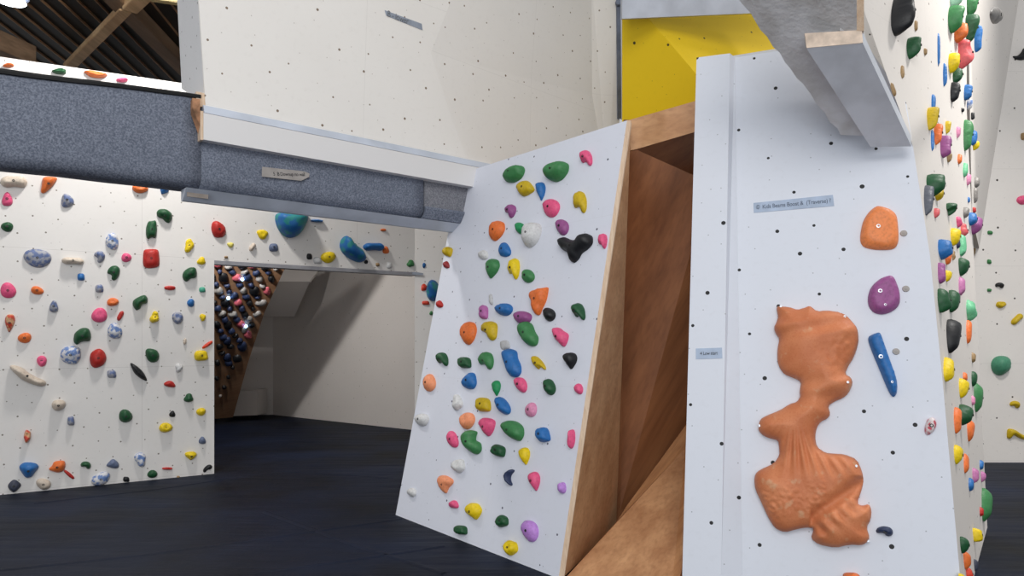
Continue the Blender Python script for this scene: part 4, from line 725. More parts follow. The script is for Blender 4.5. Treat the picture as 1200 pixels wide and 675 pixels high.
prism('black_edging', s_l, s_n, [(-.10, 3.11), (-.03, 3.11), (-.025, 3.125), (-.03, 3.14), (-.10, 3.14)], M['black'], gl, [(-.10, 3.225), (-.03, 3.225), (-.025, 3.24), (-.03, 3.25), (-.10, 3.25)], 10, .01)
# white boxed beam in front
s_b = gs(573)+.06
prism('boxed_beam', s_n, s_b, [(-.3, 2.925), (.03, 2.925), (.03, 3.11), (-.3, 3.11)], wall_mat('paint_boxed_beam', (222, 220, 220), pu=.4, pv=.2, r=.008, seamamt=0, dark=(120, 95, 80)), gl)
prism('beam_lip', s_n+.01, s_b, [(-.3, 3.118), (.015, 3.118), (-.012, 3.178), (-.3, 3.178)], M['bluewhite'], gl)
prism('beam_end', s_n-.02, s_n-.001, [(-.3, 2.92), (.032, 2.92), (.032, 3.12), (-.3, 3.12)], M['ply_edge'], gl)
prism('corner_filler', s_n-.03, s_n+.03, [(-.25, 3.17), (-.035, 3.17), (-.035, 3.27), (-.25, 3.27)], M['ply_edge'], gl)
prism('foam_flap', s_n-.07, s_n-.021, [(-.02, 3.10), (.03, 3.13), (.02, 3.20), (-.02, 3.19)], M['foam'], gl, [(-.02, 2.97), (.02, 3.02), (.03, 3.2), (-.02, 3.18)])
s_s = gs(221)
prism('soffit_beam', s_s, s_b-.05, [(-.20, 2.52), (-.16, 2.52), (-.055, 2.595), (-.20, 2.60)], M['bluewhite'], gl, [(-.20, 2.53), (-.17, 2.53), (-.07, 2.595), (-.20, 2.62)])
prism('soffit_end_block', s_s-.0, s_s+.14, [(-.049, 2.53), (-.04, 2.53), (-.04, 2.56), (-.049, 2.56)], plain('torn_card', (150, 140, 132), .8), gl)

# ---------------------------------------------------------------- big cream overhanging wall above the gallery
ov = math.radians(4)
def vplane(p, d, lean):
    n = Vector((d.y, -d.x, 0)).normalized(); return Plane(p, Vector(p)+d, Vector(p)+Vector((0, 0, 1))*math.cos(lean)+n*math.sin(lean))
PA = vplane(gp(0, -.03, 3.17), gd, ov)
A = {k: PA.at(*k) for k in [(231, -30), (241, 124), (540, -30), (505, 62), (530, 140), (552, 187)]}
PB = Plane(A[(505, 62)], A[(552, 187)], A[(552, 187)]+Vector((.70, .68, .0)))
def Bq(x, y): return PB.at(x, y)
far1 = Bq(694, 112); far2 = Bq(712, 210)
PC = Plane(A[(505, 62)]+Vector((0, 0, .0)), far1, Bq(693, -30)+PB.n*.10)
PD = Plane(far1, far2, at(722, 60, far1.y-.02))
class UVP: pass
cw = empty
tag(sheet('wall_upper_left', [A[(231, -30)], A[(241, 124)], PA.at(552, 196), PA.at(530, 140), A[(505, 62)], PA.at(540, -30)], .08, M['cream'], uvp=PA, back=-PA.n*.02), kind='structure')
tag(sheet('wall_upper_middle', [A[(505, 62)], PA.at(530, 140), PA.at(552, 196), Bq(712, 215), far1], .08, M['cream'], uvp=PB), kind='structure')
tag(sheet('wall_upper_back', [A[(505, 62)], far1, PC.at(693, -30), PA.at(540, -30)], .08, M['cream'], uvp=PC), kind='structure')
tag(sheet('wall_upper_edge', [far1, Bq(712, 215), PD.at(726, 215), PD.at(726, -30), PC.at(693, -30)], .06, M['cream'], uvp=PD), kind='structure')
# narrow return at the left end
tag(sheet('wall_return', [A[(241, 124)], A[(231, -30)], at(206, -30, 5.3), at(213, 104, 5.35)], .05, wall_mat('paint_return', (214, 214, 216), pu=.2, pv=.2, r=.007, seamamt=0), back=(0, .03, 0), uvp=Plane(A[(241, 124)], A[(231, -30)], at(206, -30, 5.3))), kind='structure')
# metal strip
pm = PD.at(726, 100).y+.28
ms = empty('metal_strip', at(726, 138, pm-.35)); tag(ms, 'upright grey metal strip between cream wall and yellow panel', 'metal strip')
mp_ = lambda x, y: PD.at(x, y)+(CAM-PD.at(x, y)).normalized()*.03
sheet('strip_face', [mp_(722.6, -20), mp_(727.2, -20), mp_(728.2, 139), mp_(724, 139)], .02, M['metal'], ms)
sheet('white_edge', [mp_(727.2, -20), mp_(729.5, -20), mp_(730.5, 140), mp_(728.2, 140)], .02, M['white'], ms)
bm = bmesh.new(); bmesh.ops.create_cone(bm, cap_ends=True, segments=16, radius1=.035, radius2=.03, depth=.03); me = bpy.data.meshes.new('bolt'); bm.to_mesh(me); bm.free(); me.materials.append(M['metal'])
o = bpy.data.objects.new('bolt', me); C.objects.link(o); o.parent = ms; o.rotation_euler = (math.pi/2, 0, 0); o.location = mp_(724.5, 4)+Vector((0, -.02, 0))-ms.location

# ---------------------------------------------------------------- yellow panel and white wall over the gap
Yy = 6.3
ya, yb, yc = at(728, 22, Yy), at(757, 25, Yy), at(815, 90, Yy-.3)
P_y1 = Plane(at(728, 138, Yy+.25), yc, at(745, 22, Yy-.2)); P_y2 = Plane(P_y1.at(757, 25), P_y1.at(826, 100), at(905, 18, Yy+.5))
tag(sheet('wall_yellow_left', [P_y1.at(729, 18), P_y1.at(757, 18), P_y1.at(840, 115), P_y1.at(840, 150), P_y1.at(729, 160)], .05, M['yellow'], uvp=P_y1), kind='structure')
tag(sheet('wall_yellow_right', [P_y1.at(757, 18), P_y1.at(840, 115), P_y2.at(960, 120), P_y2.at(940, 12)], .05, M['yellow'], uvp=P_y2), kind='structure')
P_w = Plane(at(729, 22, 5.85), at(940, 13, 6.0), at(800, -60, 5.75))
tag(sheet('wall_above_yellow', [P_w.at(729, 22), P_w.at(940, 13), P_w.at(960, -60), P_w.at(729, -60)], .05, M['greywhite'], uvp=P_w), kind='structure')

# ---------------------------------------------------------------- leaning middle climbing wall
S_ = P_slab.at
sl_pts = [S_(463.5, 604), S_(640, 671.5)+Vector((.02, -.025, 0)), S_(735, 141), S_(538, 204)]
sl_pts[1] = Vector((.30, 4.385, 0)); 
tag(sheet('wall_middle', [sl_pts[0], sl_pts[1], sl_pts[2], sl_pts[3]], .05, M['slab'], uvp=P_slab, edge=M['ply_edge']), kind='structure')
# plywood edge strip along its right side
e0, e1 = sl_pts[1], sl_pts[2]
tag(sheet('trim_4', [e0+P_slab.n*.002, e0+Vector((.035, .01, 0)), e1+Vector((.03, .01, 0)), e1+P_slab.n*.002], .0, M['ply_edge'], back=(.02, .1, 0)), kind='structure')
# ---------------------------------------------------------------- plywood-lined gap
g_l0 = e0+Vector((.035, .03, 0)); g_l1 = e1+Vector((.03, .02, 0))
bk_t = at(731, 176, 6.5); bk_b = at(722, 690, 5.6); bk_b.z = 0
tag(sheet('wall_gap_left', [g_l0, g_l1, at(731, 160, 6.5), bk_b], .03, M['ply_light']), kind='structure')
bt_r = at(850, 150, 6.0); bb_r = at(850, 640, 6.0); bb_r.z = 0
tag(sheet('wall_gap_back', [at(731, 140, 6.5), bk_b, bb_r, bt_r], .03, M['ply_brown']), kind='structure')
r0 = fpt(668, 700); r1 = at(806, 495, 5.75); r2 = fpt(812, 700); r3 = at(850, 470, 5.95)
r0 = Vector((.30, 4.37, .0)); r2 = Vector((1.06, 4.34, .0))
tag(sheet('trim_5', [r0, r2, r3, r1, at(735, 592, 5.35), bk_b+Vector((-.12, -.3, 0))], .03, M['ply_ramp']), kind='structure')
P_h = Plane(at(736, 142, 5.08), at(745, 175, 5.08), at(830, 117, 5.5)); fa = [P_h.at(*q) for q in ((736, 141), (830, 114), (830, 150), (745, 175), (739, 176))]
hd = empty('gap_header', fa[0]); tag(hd, 'light plywood box beam closing the top of the gap', 'beam')
sheet('front_board', fa, .03, M['ply_light'], hd)
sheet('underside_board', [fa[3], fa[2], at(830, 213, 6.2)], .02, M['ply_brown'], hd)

# ---------------------------------------------------------------- tall white front panel
Q = P_panel.at; pn = P_panel.n
tl = Q(817, 74); bl = Vector((1.09, 4.37, 0)); br = C0; tr = Q(1010, 43); rc = Q(1070, 172)
tag(sheet('wall_front', [bl, br, Q(1125, 675), Q(1105, 450), Q(1090, 300), rc, Q(1062, 120), Q(1010, 44), tl], .06, M['panel'], uvp=P_panel, edge=M['ply_edge']), kind='structure')
# raised pilaster on its left with a sloping right flank
def strip(x0t, x0b, x1t, x1b, x2t, x2b, h):
    T = [Q(x0t, 74), Q(x1t, 69.2), Q(x2t, 67)]; Bm = [Q(x0b, 679), Q(x1b, 685), Q(x2b, 687)]
    for q in Bm: q.z = min(q.z, .01)
    hs = (h, h, .0015); v = []
    for q, k in zip(Bm, hs): v.append(q+pn*k)
    for q, k in zip(T, hs): v.append(q+pn*k)
    v += [Bm[0], T[0]]
    f = [(0, 1, 4, 3), (1, 2, 5, 4), (6, 0, 3, 7), (3, 4, 5, 7)]
    return v, f
v, f = strip(817.5, 801, 856, 846, 861, 870, .07)
pil = mk('trim_6', v, f, M['panel'], uvp=P_panel); tag(pil, kind='structure'); pil.data.materials.append(M['ply_edge'])
pil.data.polygons[2].material_index = 1
# white light strip of the panel top edge
tag(sheet('trim_7', [tl+pn*.001+Vector((0, 0, -.012)), tr+pn*.001+Vector((0, 0, -.012)), tr+pn*.001+Vector((0, 0, .012)), tl+pn*.001+Vector((0, 0, .012))], .07, M['white']), kind='structure')
# steel discs
for k, (x, y) in enumerate(((1059, 273.5), (1061.5, 338.5), (1050, 412))):
    bm = bmesh.new(); bmesh.ops.create_cone(bm, cap_ends=True, segments=20, radius1=.021, radius2=.019, depth=.006)
    bmesh.ops.create_cone(bm, cap_ends=True, segments=6, radius1=.007, radius2=.007, depth=.012)
    me = bpy.data.meshes.new('bolt_cap'); bm.to_mesh(me); bm.free(); me.materials.append(M['tape_beige']); o = bpy.data.objects.new('bolt_cap', me); C.objects.link(o)
    o.rotation_euler = pn.to_track_quat('Z', 'Y').to_euler(); o.location = Q(x, y)+pn*.004
    tag(o, ['round grey bolt cap beside the large orange hold', 'round grey bolt cap beside the large purple hold', 'round grey bolt cap beside the long blue wedge'][k], 'bolt cap', 'bolt caps on the front panel')

# ---------------------------------------------------------------- side wall and the wall beyond
near_px = [(1130, 720), (1125, 675), (1105, 450), (1090, 300), (1070, 172)]
NE = [Q(*p) for p in near_px]; NE[0] = C0.copy(); NE += [at(1038, 85, 4.42), at(1008, 0, 4.3), at(985, -70, 4.25)]
NP = near_px+[(1038, 85), (1008, 0), (985, -70)]
def interp(tab, y):
    for (a, pa), (c, pb) in zip(tab, tab[1:]):
        if c <= y <= a or (a >= y >= c): t = (y-a)/(c-a) if c != a else 0; return pa.lerp(pb, t)
    return tab[0][1] if y > tab[0][0] else tab[-1][1]
near_tab = [(p[1], q) for p, q in zip(NP, NE)]
def nearp(y): return interp(near_tab, y)
def farp(y):
    fx = 3.86; fy = 5.6
    if y > 620:                      # the foot of the wall, running from the far corner to the near one
        return Vector((3.9, 5.6, 0))
    z_ = HC+(HY-y)/F*fy; return Vector((3.9-.05*max(0, min(z_, 3.4)), fy, z_))
def side_at(x, y):
    # point of the ruled side wall seen at (x, y): intersect the row's chord
    n_, f_ = nearp(y), farp(y)
    if y > 620:
        n_ = nearp(y); f_ = Vector((3.9, 5.6, 0)); 
        pl_ = Plane(C0, f_, NE[2]); return pl_.at(x, y)
    lo, hi = 0.0, 1.25
    xf = lambda t: 600+F*(n_.lerp(f_, t).x)/n_.lerp(f_, t).y
    for _ in range(30):
        m = (lo+hi)/2
        if xf(m) < x: lo = m
        else: hi = m
    return n_.lerp(f_, (lo+hi)/2)
rows = [720, 675, 620, 560, 500, 450, 375, 300, 235, 172, 128, 85, 40, 0, -70]
v = []; f = []; nc = 6
for y in rows:
    a = nearp(y); c = farp(y)
    if y == 720: a = C0.copy(); c = Vector((3.9, 5.6, 0))
    if y == 675: c = Vector((3.9, 5.6, 0)); a = NE[1]
    for k in range(nc+1): v.append(a.lerp(c, k/nc))
for i in range(len(rows)-1):
    for k in range(nc): p = i*(nc+1)+k; f.append((p, p+1, p+nc+2, p+nc+1))
P_side = Plane(C0, (3.9, 5.6, 0), NE[4])
sw = mk('wall_side', v, f, M['side'], uvp=P_side, smooth=True); tag(sw, kind='structure')
W0 = farp(252); W1 = farp(-70); W2 = P_far.at(1147.5, 291); W3 = P_far.at(1205, -70)
P_up = Plane(W0, W2, W3)
tag(mk('wall_upper_right', [W0, W2, W3, W1], [(0, 1, 3), (1, 2, 3)], M['side'], uvp=P_up), kind='structure')
fw = [(4.3, 8.56, 0), (8.5, 8.56, 0), (8.5, 8.56, 6.4), (4.3, 8.56, 6.4)]
tag(sheet('wall_far', fw, .1, M['far'], uvp=P_far), kind='structure')

# ---------------------------------------------------------------- concrete beam and its plywood casing, top right
cb = Plane(at(985, 158, 4.50), at(1020, 162, 4.44), at(893, 38, 4.02))
out = [(985, 158), (981, 150), (972, 143), (966, 131), (957, 122), (950, 110), (941, 98), (934, 92), (926, 80), (920, 73), (914, 62), (906, 55), (899, 43), (891, 35), (880, 16), (866, 0), (845, -30), (838, -45), (1004, -45), (1004, 60), (1030, 160)]
beam = sheet('concrete_beam', [cb.at(*p) for p in out], .3, M['concrete'], back=(.06, .12, .35)); tag(beam, 'rough grey concrete beam reaching over the front panel', 'beam')
cs = empty('beam_casing', at(1044, 172, 4.45)); tag(cs, 'white painted plywood casing under the concrete beam', 'beam casing')
f0, f1, f2, f3 = at(945, 56.5, 3.86), at(1011, 50.5, 3.80), at(1068, 171.5, 4.36), at(1020, 172, 4.42)
sheet('lower_board', [f0, f1, f2, f3], .02, M['casing'], cs, back=(0, .01, .075))
u = Vector((0, -.004, 0))
sheet('end_edge', [f0+u, f1+u, at(1010, 35, 3.795), at(943, 39, 3.855)], .01, M['ply_edge'] if 0 else plain('raw_ply_cream', (226, 205, 186), .7, .12, 14), cs)
sheet('right_board', [at(1004, 36, 3.80), at(1012.5, 36, 3.79), at(1012.5, -40, 3.6), at(1004, -40, 3.61)], .1, M['ply_edge'], cs, back=(.33, .95, -.1))
sheet('left_post', [at(984, 36, 3.83), at(992, 36, 3.83), at(992, -40, 3.65), at(984, -40, 3.65)], .06, M['white'], cs)
sheet('slot_shade', [at(991, 36, 3.84), at(1006, 36, 3.84), at(1006, -40, 3.67), at(991, -40, 3.67)], .02, M['black'], cs)  # black sheet standing in for the shade inside the hollow casing

# ---------------------------------------------------------------- tapes with handwriting
def tape(corners, plane, mat, label, text=None, tsize=.05, tx=0, off=.003, tmat=None, squash=.8):
    pts = [plane.at(*p)+plane.n*off for p in corners]; c = sum(pts, Vector())/len(pts)
    o = sheet('tape_label', pts, .0015, mat); tag(o, label, 'tape label')
    if text:
        cu = bpy.data.curves.new('writing', 'FONT'); cu.body = text; cu.size = tsize; cu.align_x = 'CENTER'; cu.align_y = 'CENTER'; cu.extrude = .0004; cu.space_character = .95
        t = bpy.data.objects.new('writing_source', cu); C.objects.link(t); me = bpy.data.meshes.new_from_object(t); bpy.data.objects.remove(t)
        me.materials.clear(); me.materials.append(tmat or M['ink'])
        t = bpy.data.objects.new('writing', me); C.objects.link(t)
        ex = ((pts[1]+pts[2])-(pts[0]+pts[-1])).normalized(); ey = plane.n.cross(ex).normalized()
        mat4 = Matrix((ex*squash, ey, plane.n)).transposed().to_4x4(); mat4.translation = c+plane.n*.0016+ex*tx
        t.matrix_world = mat4; t.parent = o; t.matrix_parent_inverse = Matrix.Identity(4)
    return o
tape([(883, 238), (976, 228.5), (977.5, 241.5), (883.5, 249.5)], P_panel, M['tape_blue'], 'long pale blue tape with handwriting high on the front panel', '©  Kids Beams Boost &  (Traverse) ?', .042, .0, tmat=plain('faded_ink', (78, 88, 106), .6, 0, 12, 0))
tape([(815.5, 408.5), (846, 407.5), (846.5, 420), (815.5, 421)], Plane(P_panel.o+pn*.07, P_panel.o+pn*.07+P_panel.e1, P_panel.o+pn*.07+P_panel.e2), M['tape_blue'], 'small pale blue tape on the narrow left strip of the front panel', '4 Low start', .032)
tape([(307, 195.5), (357, 201), (362.5, 203.5), (362, 207.5), (352.5, 212), (306.5, 207)], Plane(gp(0, -.028, 0), gp(1, -.028, 0), gp(0, -.028, 1)), M['tape_beige'], 'beige tape with handwriting stuck on the grey-blue carpet', '5  B Downup no wall', .038, -.02, .004)
tape([(450.5, 12), (494, 28), (495, 35.5), (452.5, 18.5)], PA, M['tape'], 'grey tape with faint writing high on the cream wall', 'B - lower', .07, -.06, .004, M['tape_dark'])
tape([(601.5, 68), (629.5, 81), (631.5, 86), (604, 73.5)], PB, M['tape'], 'small faded grey tape in the middle of the cream wall', None)
tape([(473, 348), (492, 346.5), (492.5, 350.5), (473.5, 352.5)], P_inner, M['tape_dark'], 'dark grey tape with small letters on the inner room wall', 'down', .1, 0, .004, M['tape'])
tape([(474, 318.4), (487, 318.8), (496, 320), (496, 322.5), (478, 321.5)], Plane(P_jamb.o+P_jamb.n*.03, P_jamb.o+P_jamb.n*.03+P_jamb.e1, P_jamb.o+P_jamb.n*.03+P_jamb.e2), M['tape'], 'thin grey tape at the right end of the doorway lintel', None)

# ---------------------------------------------------------------- holds
def inpoly(x, y, P):
    c = False; n = len(P); j = n-1
    for i in range(n):
        if (P[i][1] > y) != (P[j][1] > y) and x < (P[j][0]-P[i][0])*(y-P[i][1])/(P[j][1]-P[i][1])+P[i][0]: c = not c
        j = i
    return c
def dist(x, y, P):
    m = 1e9; n = len(P)
    for i in range(n):
        ax, ay = P[i]; bx_, by = P[(i+1) % n]; dx, dy = bx_-ax, by-ay; L2 = dx*dx+dy*dy or 1e-9
        t = max(0, min(1, ((x-ax)*dx+(y-ay)*dy)/L2)); m = min(m, math.hypot(x-ax-t*dx, y-ay-t*dy))
    return m
def chaikin(P, n=2):
    for _ in range(n):
        Q_ = []
        for i in range(len(P)):
            a, c = P[i], P[(i+1) % len(P)]
            Q_ += [(a[0]*.78+c[0]*.22, a[1]*.78+c[1]*.22), (a[0]*.22+c[0]*.78, a[1]*.22+c[1]*.78)]
        P = Q_
    return P
def outline(kind, rnd):
    """unit outline, x right, y down, in -.5...5"""
    P = []
    N = 28
    ph = rnd.random()*6.28; ph2 = rnd.random()*6.28
    if kind == 't':
        K = [(-.1, -.52), (.22, -.44), (.5, .1), (.42, .42), (-.05, .5), (-.46, .36), (-.48, -.02)]
        if rnd.random() < .5: K = [(-x, y) for x, y in K]
        return chaikin(K)
    if kind == 'q': K = [(-.42+rnd.random()*.1, -.46), (.4, -.48+rnd.random()*.12), (.5, .3), (.36, .48), (-.44, .46), (-.5, -.1)]; return chaikin(K)
    if kind == 'd': K = [(-.28, -.46), (.28, -.5), (.5, -.22), (.4, .12), (.1, .44), (-.02, .52), (-.14, .4), (-.44, .06), (-.5, -.25)]; return chaikin(K)
    if kind == 'b': return chaikin([(-.5, -.3), (0, -.5), (.5, -.3), (.46, .38), (0, .5), (-.48, .3)], 1)
    if kind == 's': return chaikin([(-.5, -.05), (-.2, -.42), (.15, -.5), (.5, -.05), (.2, .4), (-.1, .5)], 2)
    if kind == 'c': return chaikin([(.2, -.5), (.5, -.42), (.12, -.15), (.1, .15), (.48, .46), (.2, .52), (-.3, .3), (-.5, 0), (-.3, -.34)], 2)
    if kind == 'k': return chaikin([(-.42, -.3), (-.1, -.5), (.3, -.44), (.5, -.1), (.48, .3), (.3, .48), (.1, .42), (.02, .22), (-.2, .2), (-.42, .26), (-.52, .02)], 2)
    if kind == 'e': return chaikin([(-.5, -.1), (-.34, -.42), (0, -.44), (.34, -.5), (.5, -.05), (.4, .42), (.05, .36), (-.3, .5), (-.48, .25)], 2)
    for i in range(N):
        a = 2*math.pi*i/N
        r = .5*(1+.05*math.sin(2*a+ph)+.04*math.sin(3*a+ph2))
        if kind == 'l': r *= 1-.16*(.5+.5*math.sin(3*a+ph))+.04*math.sin(5*a+ph2)
        P.append((r*math.cos(a), r*math.sin(a)))
    return P
def blob(name, P2, org, e1, e2, n, h, kind, mat, rnd, fine=9, parent=None, sculpt=None):
    """raise a solid from a wall: P2 outline in metres along e1/e2, h out along n"""
    ar = sum(P2[i][0]*P2[(i+1) % len(P2)][1]-P2[(i+1) % len(P2)][0]*P2[i][1] for i in range(len(P2)))
    if ar < 0: P2 = P2[::-1]
    xs = [p[0] for p in P2]; ys = [p[1] for p in P2]; w_, h_ = max(xs)-min(xs), max(ys)-min(ys); st = max(min(w_, h_)/fine, max(w_, h_)/28 if fine < 12 else 0)
    inner = []; y = min(ys)+st/2; r = 0
    while y < max(ys):
        x = min(xs)+(st/2 if r % 2 else 0)
        while x < max(xs):
            if inpoly(x, y, P2) and dist(x, y, P2) > st*.45: inner.append((x+rnd.uniform(-.08, .08)*st, y))
            x += st
        y += st*.87; r += 1
    allp = [Vector(p) for p in P2]+[Vector(p) for p in inner]; nb = len(P2)
    res = delaunay_2d_cdt(allp, [(i, (i+1) % nb) for i in range(nb)], [], 1, 1e-7)
    vv, ff = res[0], res[2]
    D = [dist(p[0], p[1], P2) if i >= nb else 0.0 for i, p in enumerate(vv)]; R_ = max(D+[st])
    prof = {'q': .45, 'b': .7, 't': .8, 'f': .28}.get(kind, .95)
    sd_ = rnd.random()*50; H = []
    cx, cy = rnd.uniform(-.2, .2)*w_, rnd.uniform(.0, .25)*h_
    for p, d in zip(vv, D):
        t = min(1, d/(R_*prof)); z = .22+.78*math.sqrt(max(0, 1-(1-t)**2))
        z *= 1+.16*noise.noise(Vector((p[0]/w_*2.6+sd_, p[1]/h_*2.6, 0)))
        if kind in 'rkdt': z *= 1+.35*(p[1]-cy)/h_          # fuller towards the top, like real jugs
        if kind in 'jl': q = ((p[0]-cx*.3)/w_)**2+((p[1]-.12*h_)/h_)**2; z -= .38*math.exp(-q*28)*min(1, t*2)
        if sculpt: z = sculpt(p[0], p[1], z, t)
        H.append(max(.05, z)*h)
    adj = [set() for _ in vv]
    for f_ in ff:
        for i in range(len(f_)): a, c = f_[i], f_[(i+1) % len(f_)]; adj[a].add(c); adj[c].add(a)
    if not sculpt:
        for _ in range(2): H = [H[i] if (D[i] == 0 or not adj[i]) else .5*H[i]+.5*sum(H[k] for k in adj[i])/len(adj[i]) for i in range(len(H))]
    V = [e1*p[0]+e2*p[1]+n*z for p, z in zip(vv, H)]
    FF = [tuple(f_) for f_ in ff]
    ring = [i for i in range(len(vv)) if i < nb]; n0 = len(V)
    V += [e1*vv[i][0]+e2*vv[i][1]-n*.004 for i in ring]
    m = len(ring)
    for i in range(m): j = (i+1) % m; FF.append((ring[i], n0+i, n0+j, ring[j]))
    me = bpy.data.meshes.new(name); me.from_pydata(V, [], FF); me.update()
    bm = bmesh.new(); bm.from_mesh(me); bmesh.ops.recalc_face_normals(bm, faces=bm.faces)
    up = sum((f_.normal.dot(n)*f_.calc_area() for f_ in bm.faces), 0)
    if up < 0: bmesh.ops.reverse_faces(bm, faces=bm.faces)
    bm.to_mesh(me); bm.free()
    me.polygons.foreach_set('use_smooth', [True]*len(me.polygons)); me.materials.append(mat)
    o = bpy.data.objects.new(name, me); o.location = org; C.objects.link(o)
    def top(x, y):
        k = min(range(len(vv)), key=lambda i: (vv[i][0]-x)**2+(vv[i][1]-y)**2); return H[k]
    return o, top
def add_bolt(o, x, y, z, e1, e2, n, r=.006, mat=None):
    V = []; N = 12
    for rr, zz in ((r*1.5, -.004), (r*1.5, .003), (r*.8, .0035), (r*.7, -.001)):
        for i in range(N): a = 2*math.pi*i/N; V.append(e1*(rr*math.cos(a))+e2*(rr*math.sin(a))+n*zz)
    FF = [(k*N+i, k*N+(i+1) % N, (k+1)*N+(i+1) % N, (k+1)*N+i) for k in range(3) for i in range(N)]+[tuple(range(3*N, 4*N))]
    me = bpy.data.meshes.new('bolt'); me.from_pydata(V, [], FF); me.update(); me.materials.append(mat or M['bolt_hole'])
    c = bpy.data.objects.new('bolt', me); C.objects.link(c); c.parent = o; c.location = e1*x+e2*y+n*z; return c
PL = {'L': P_left, 'J': P_jamb, 'S': P_slab, 'M': P_panel, 'K': P_up, 'F': P_far, 'B': P_board}
GN = {'L': 'climbing holds on the left wall', 'J': 'climbing holds right of the doorway', 'S': 'climbing holds on the leaning middle wall', 'M': 'climbing holds on the front panel', 'G': 'climbing holds on the side wall', 'K': 'climbing holds on the upper right wall', 'F': 'climbing holds on the far right wall', 'B': 'climbing holds on the plywood board'}
bb_ = [r for r in HOLDS if r[0] == 'B']; nmax = 300-(len(HOLDS)-len(bb_))
bb_.sort(key=lambda r: -r[1][2]*r[1][3]); small = set(id(r) for r in bb_[nmax:]); rest = []
for rec in HOLDS:
    wk, r, label = rec; rnd = random.Random(label)
    if wk == 'G':
        x, y0, y1, bul, col, kind = r; yc = (y0+y1)/2
        p = side_at(x+.5, min(yc, 668)) if yc < 668 else side_at(x+.5, yc); a = side_at(x+.5, y0 if y0 < 619 else y0); c = side_at(x+.5, y1)
        if yc <= 620: e2 = (a-c).normalized(); hd_ = (farp(yc)-nearp(yc)).normalized()
        else: e2 = (NE[2]-C0).normalized(); hd_ = (Vector((3.9, 5.6, 0))-C0).normalized(); p = Plane(C0, (3.9, 5.6, 0), NE[2]).at(x+.5, yc)
        if abs(e2.z) < .3: e2 = Vector((0, 0, 1))
        n = hd_.cross(e2).normalized()
        if n.x < 0: n = -n
        e1 = e2.cross(n); hh = (y1-y0)*p.y/F/max(.3, e2.z); 
        scr = Vector((1, -p.x/p.y, 0)); f_w = abs(e1.dot(scr)); f_h = n.dot(scr)
        pr = .98*bul*p.y/F/f_h; ww = max(.035, min(hh*(.35 if kind == 'b' else .75), .30*bul*p.y/F/max(f_w, .03)+.01))
        if kind == 'b': pr = bul*p.y/F/f_h
        P2 = [(q[0]*ww, -q[1]*hh) for q in outline(kind, rnd)]
        o, top = blob('climbing_hold', P2, p+e1*(ww*.4), e1, e2, n, pr, kind, hold_mat(col), rnd, 8)
        if bul >= 9: add_bolt(o, ww*.1, 0, top(ww*.1, 0), e1, e2, n, .006)
    else:
        x, y, w_, h_, ang, kind, col, dep, bolt = r; pl_ = PL[wk]; org = pl_.at(x, y); a = math.radians(ang)
        if isinstance(kind, list) or isinstance(kind, tuple): pts = chaikin(list(kind), 2); kd = 'f' if wk == 'M' else 'r'
        else:
            kd = kind; pts = []
            for q in outline(kind, rnd): u_, v_ = q[0]*w_, q[1]*h_; pts.append((x+u_*math.cos(a)-v_*math.sin(a), y+u_*math.sin(a)+v_*math.cos(a)))
        P2 = []
        for q in pts: d = pl_.at(*q)-org; P2.append((d.dot(pl_.e1), d.dot(pl_.e2)))
        if label.startswith('peach jug'): kd = 'j'
        big = max(w_, h_)
        o, top = blob('climbing_hold', P2, org, pl_.e1, pl_.e2, pl_.n, dep, kd, hold_mat(col), rnd, 12 if big > 28 else (9 if big > 12 else 6))
        if id(rec) in small: rest.append(o); continue
        if bolt: add_bolt(o, 0, 0, top(0, 0), pl_.e1, pl_.e2, pl_.n, .0075 if wk != 'S' else .006)
        if wk == 'M' and 'flat' in label or label.startswith('long blue wedge'):
            for (bx_, by) in {'o': [(1028, 269)], 'p': [(1030, 344), (1036, 360)], 'l': [(1030.5, 420.5), (1043.5, 450)]}[label.replace('large flat ', '')[0]]:
                d = pl_.at(bx_, by)-org; X_, Y_ = d.dot(pl_.e1), d.dot(pl_.e2); add_bolt(o, X_, Y_, top(X_, Y_), pl_.e1, pl_.e2, pl_.n, .0085 if by not in (360, 450) else .005, M['bolt_steel'])
    tag(o, label, 'climbing hold', GN[wk])
if rest:
    V = []; FF = []; MI = []; mats = []
    for o in rest:
        n0 = len(V); mt = o.data.materials[0]
        if mt not in mats: mats.append(mt)
        V += [v_.co+o.location for v_ in o.data.vertices]
        for p_ in o.data.polygons: FF.append(tuple(i+n0 for i in p_.vertices)); MI.append(mats.index(mt))
        bpy.data.objects.remove(o)
    o = mk('climbing_hold_cluster', V, FF, mats[0], smooth=True)
    for mt in mats[1:]: o.data.materials.append(mt)
    o.data.polygons.foreach_set('material_index', MI)
    tag(o, 'many tiny dark holds filling the dim plywood board beyond the doorway', 'climbing holds', kind='stuff')

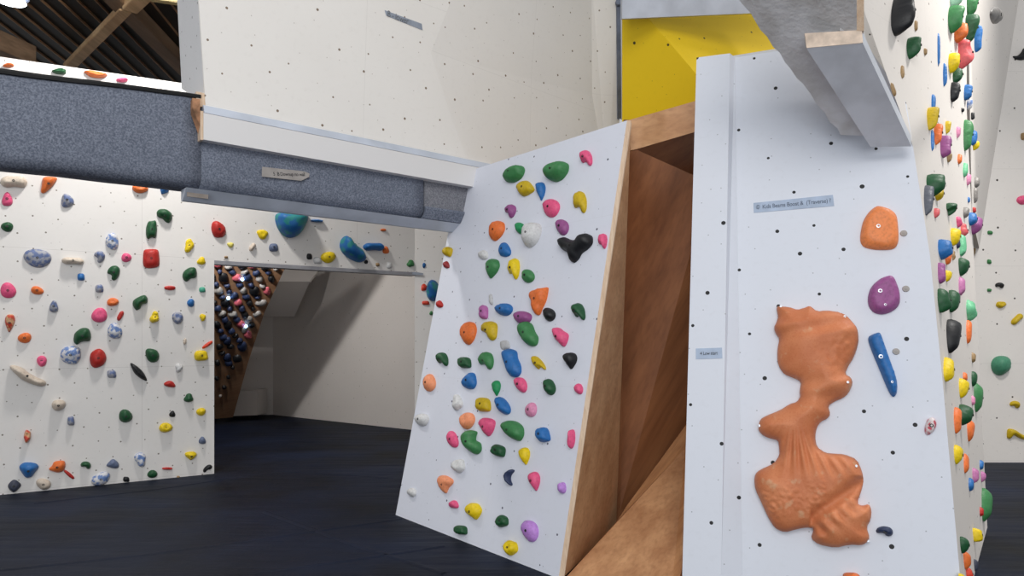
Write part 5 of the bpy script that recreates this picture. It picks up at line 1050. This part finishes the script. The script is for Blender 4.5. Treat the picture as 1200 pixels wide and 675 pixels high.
# ---------------------------------------------------------------- the big orange macro on the front panel
P2 = []; org = P_panel.at(945, 500)
for q in chaikin(MACRO, 1): d = P_panel.at(*q)-org; P2.append((d.dot(P_panel.e1), d.dot(P_panel.e2)))
PXM = P_panel.at(946, 500)-org; mpx = PXM.length
def pxy(x, y): d = P_panel.at(x, y)-org; return (d.dot(P_panel.e1), d.dot(P_panel.e2))
fl0 = pxy(938, 505)
def sculpt(x, y, z, t):
    X = 945+x/mpx*.98; Y = 500-y/mpx
    z = .15+.85*math.sqrt(max(0, 1-(1-min(1, t*1.15))**2))
    s = 0
    # folds of the upper shell
    s += .10*math.sin((X*.35+Y*1.0)/5.2)*math.exp(-((Y-372)/16)**2)
    s += .07*math.sin((X*.3+Y)/4.5)*math.exp(-((Y-455)/16)**2)
    # fluted neck fanning down
    if 490 < Y < 575:
        a = math.atan2(X-(934+(Y-500)*.1), max(8, Y-470)); s += .10*math.sin(a*46)*math.exp(-((Y-532)/24)**2)*min(1, t*3)
    # knobbly lower edges
    nb_ = noise.noise(Vector((X/6.5, Y/6.5, 3)))
    s += .16*abs(nb_)*math.exp(-((Y-600+(X-900)*.15)/20)**2)*(1 if X < 965 else .3)
    s += .10*nb_*math.exp(-((X-985)/22)**2-((Y-403)/22)**2)
    # diagonal crease of the tail
    dl = (X-955)*.5+(Y-612)*.86; s -= .32*math.exp(-((X*.66+Y*.75-1086)/7)**2)*(1 if X > 948 and Y > 560 else 0)
    s += .08*math.sin((X*-.75+Y*.66)/2.2)*math.exp(-((X*.66+Y*.75-1102)/9)**2)*(1 if Y > 585 and X > 948 else 0)
    return z*(.82+.18*noise.noise(Vector((X/40, Y/40, 1))))+s*.9
t = NT('terracotta_resin', .55, .35); co = t.n('ShaderNodeTexCoord').outputs['Object']
a_ = t.noise(co, 5, 4); c_ = t.noise(co, 90, 3)
col = t.mix(t.ramp(a_, .35, .7), rgb(206, 130, 88), rgb(186, 106, 66)); col = t.mix(t.math('MULTIPLY', t.ramp(c_, .5, .7), .3), col, rgb(180, 90, 48))
ch = t.noise(co, 14, 5); col = t.mix(t.math('MULTIPLY', t.ramp(ch, .62, .74), .45), col, rgb(206, 176, 140))
t.link(col, t.b.inputs['Base Color']); t.bump(c_, .3, .006)
mac, top = blob('climbing_macro', P2, org, P_panel.e1, P_panel.e2, P_panel.n, .16, 'r', t.m, random.Random(3), 62, sculpt=sculpt)
tag(mac, 'huge orange shell-shaped climbing macro twisting down the front panel', 'climbing hold')
for (x, y) in ((915, 362), (989, 374), (992, 451), (1002, 547), (890, 500), (1017, 634)):
    X_, Y_ = pxy(x, y); cxm, cym = pxy(945, 500); add_bolt(mac, X_, Y_, top(X_, Y_)+.002, P_panel.e1, P_panel.e2, P_panel.n, .005, M['bolt_steel'])
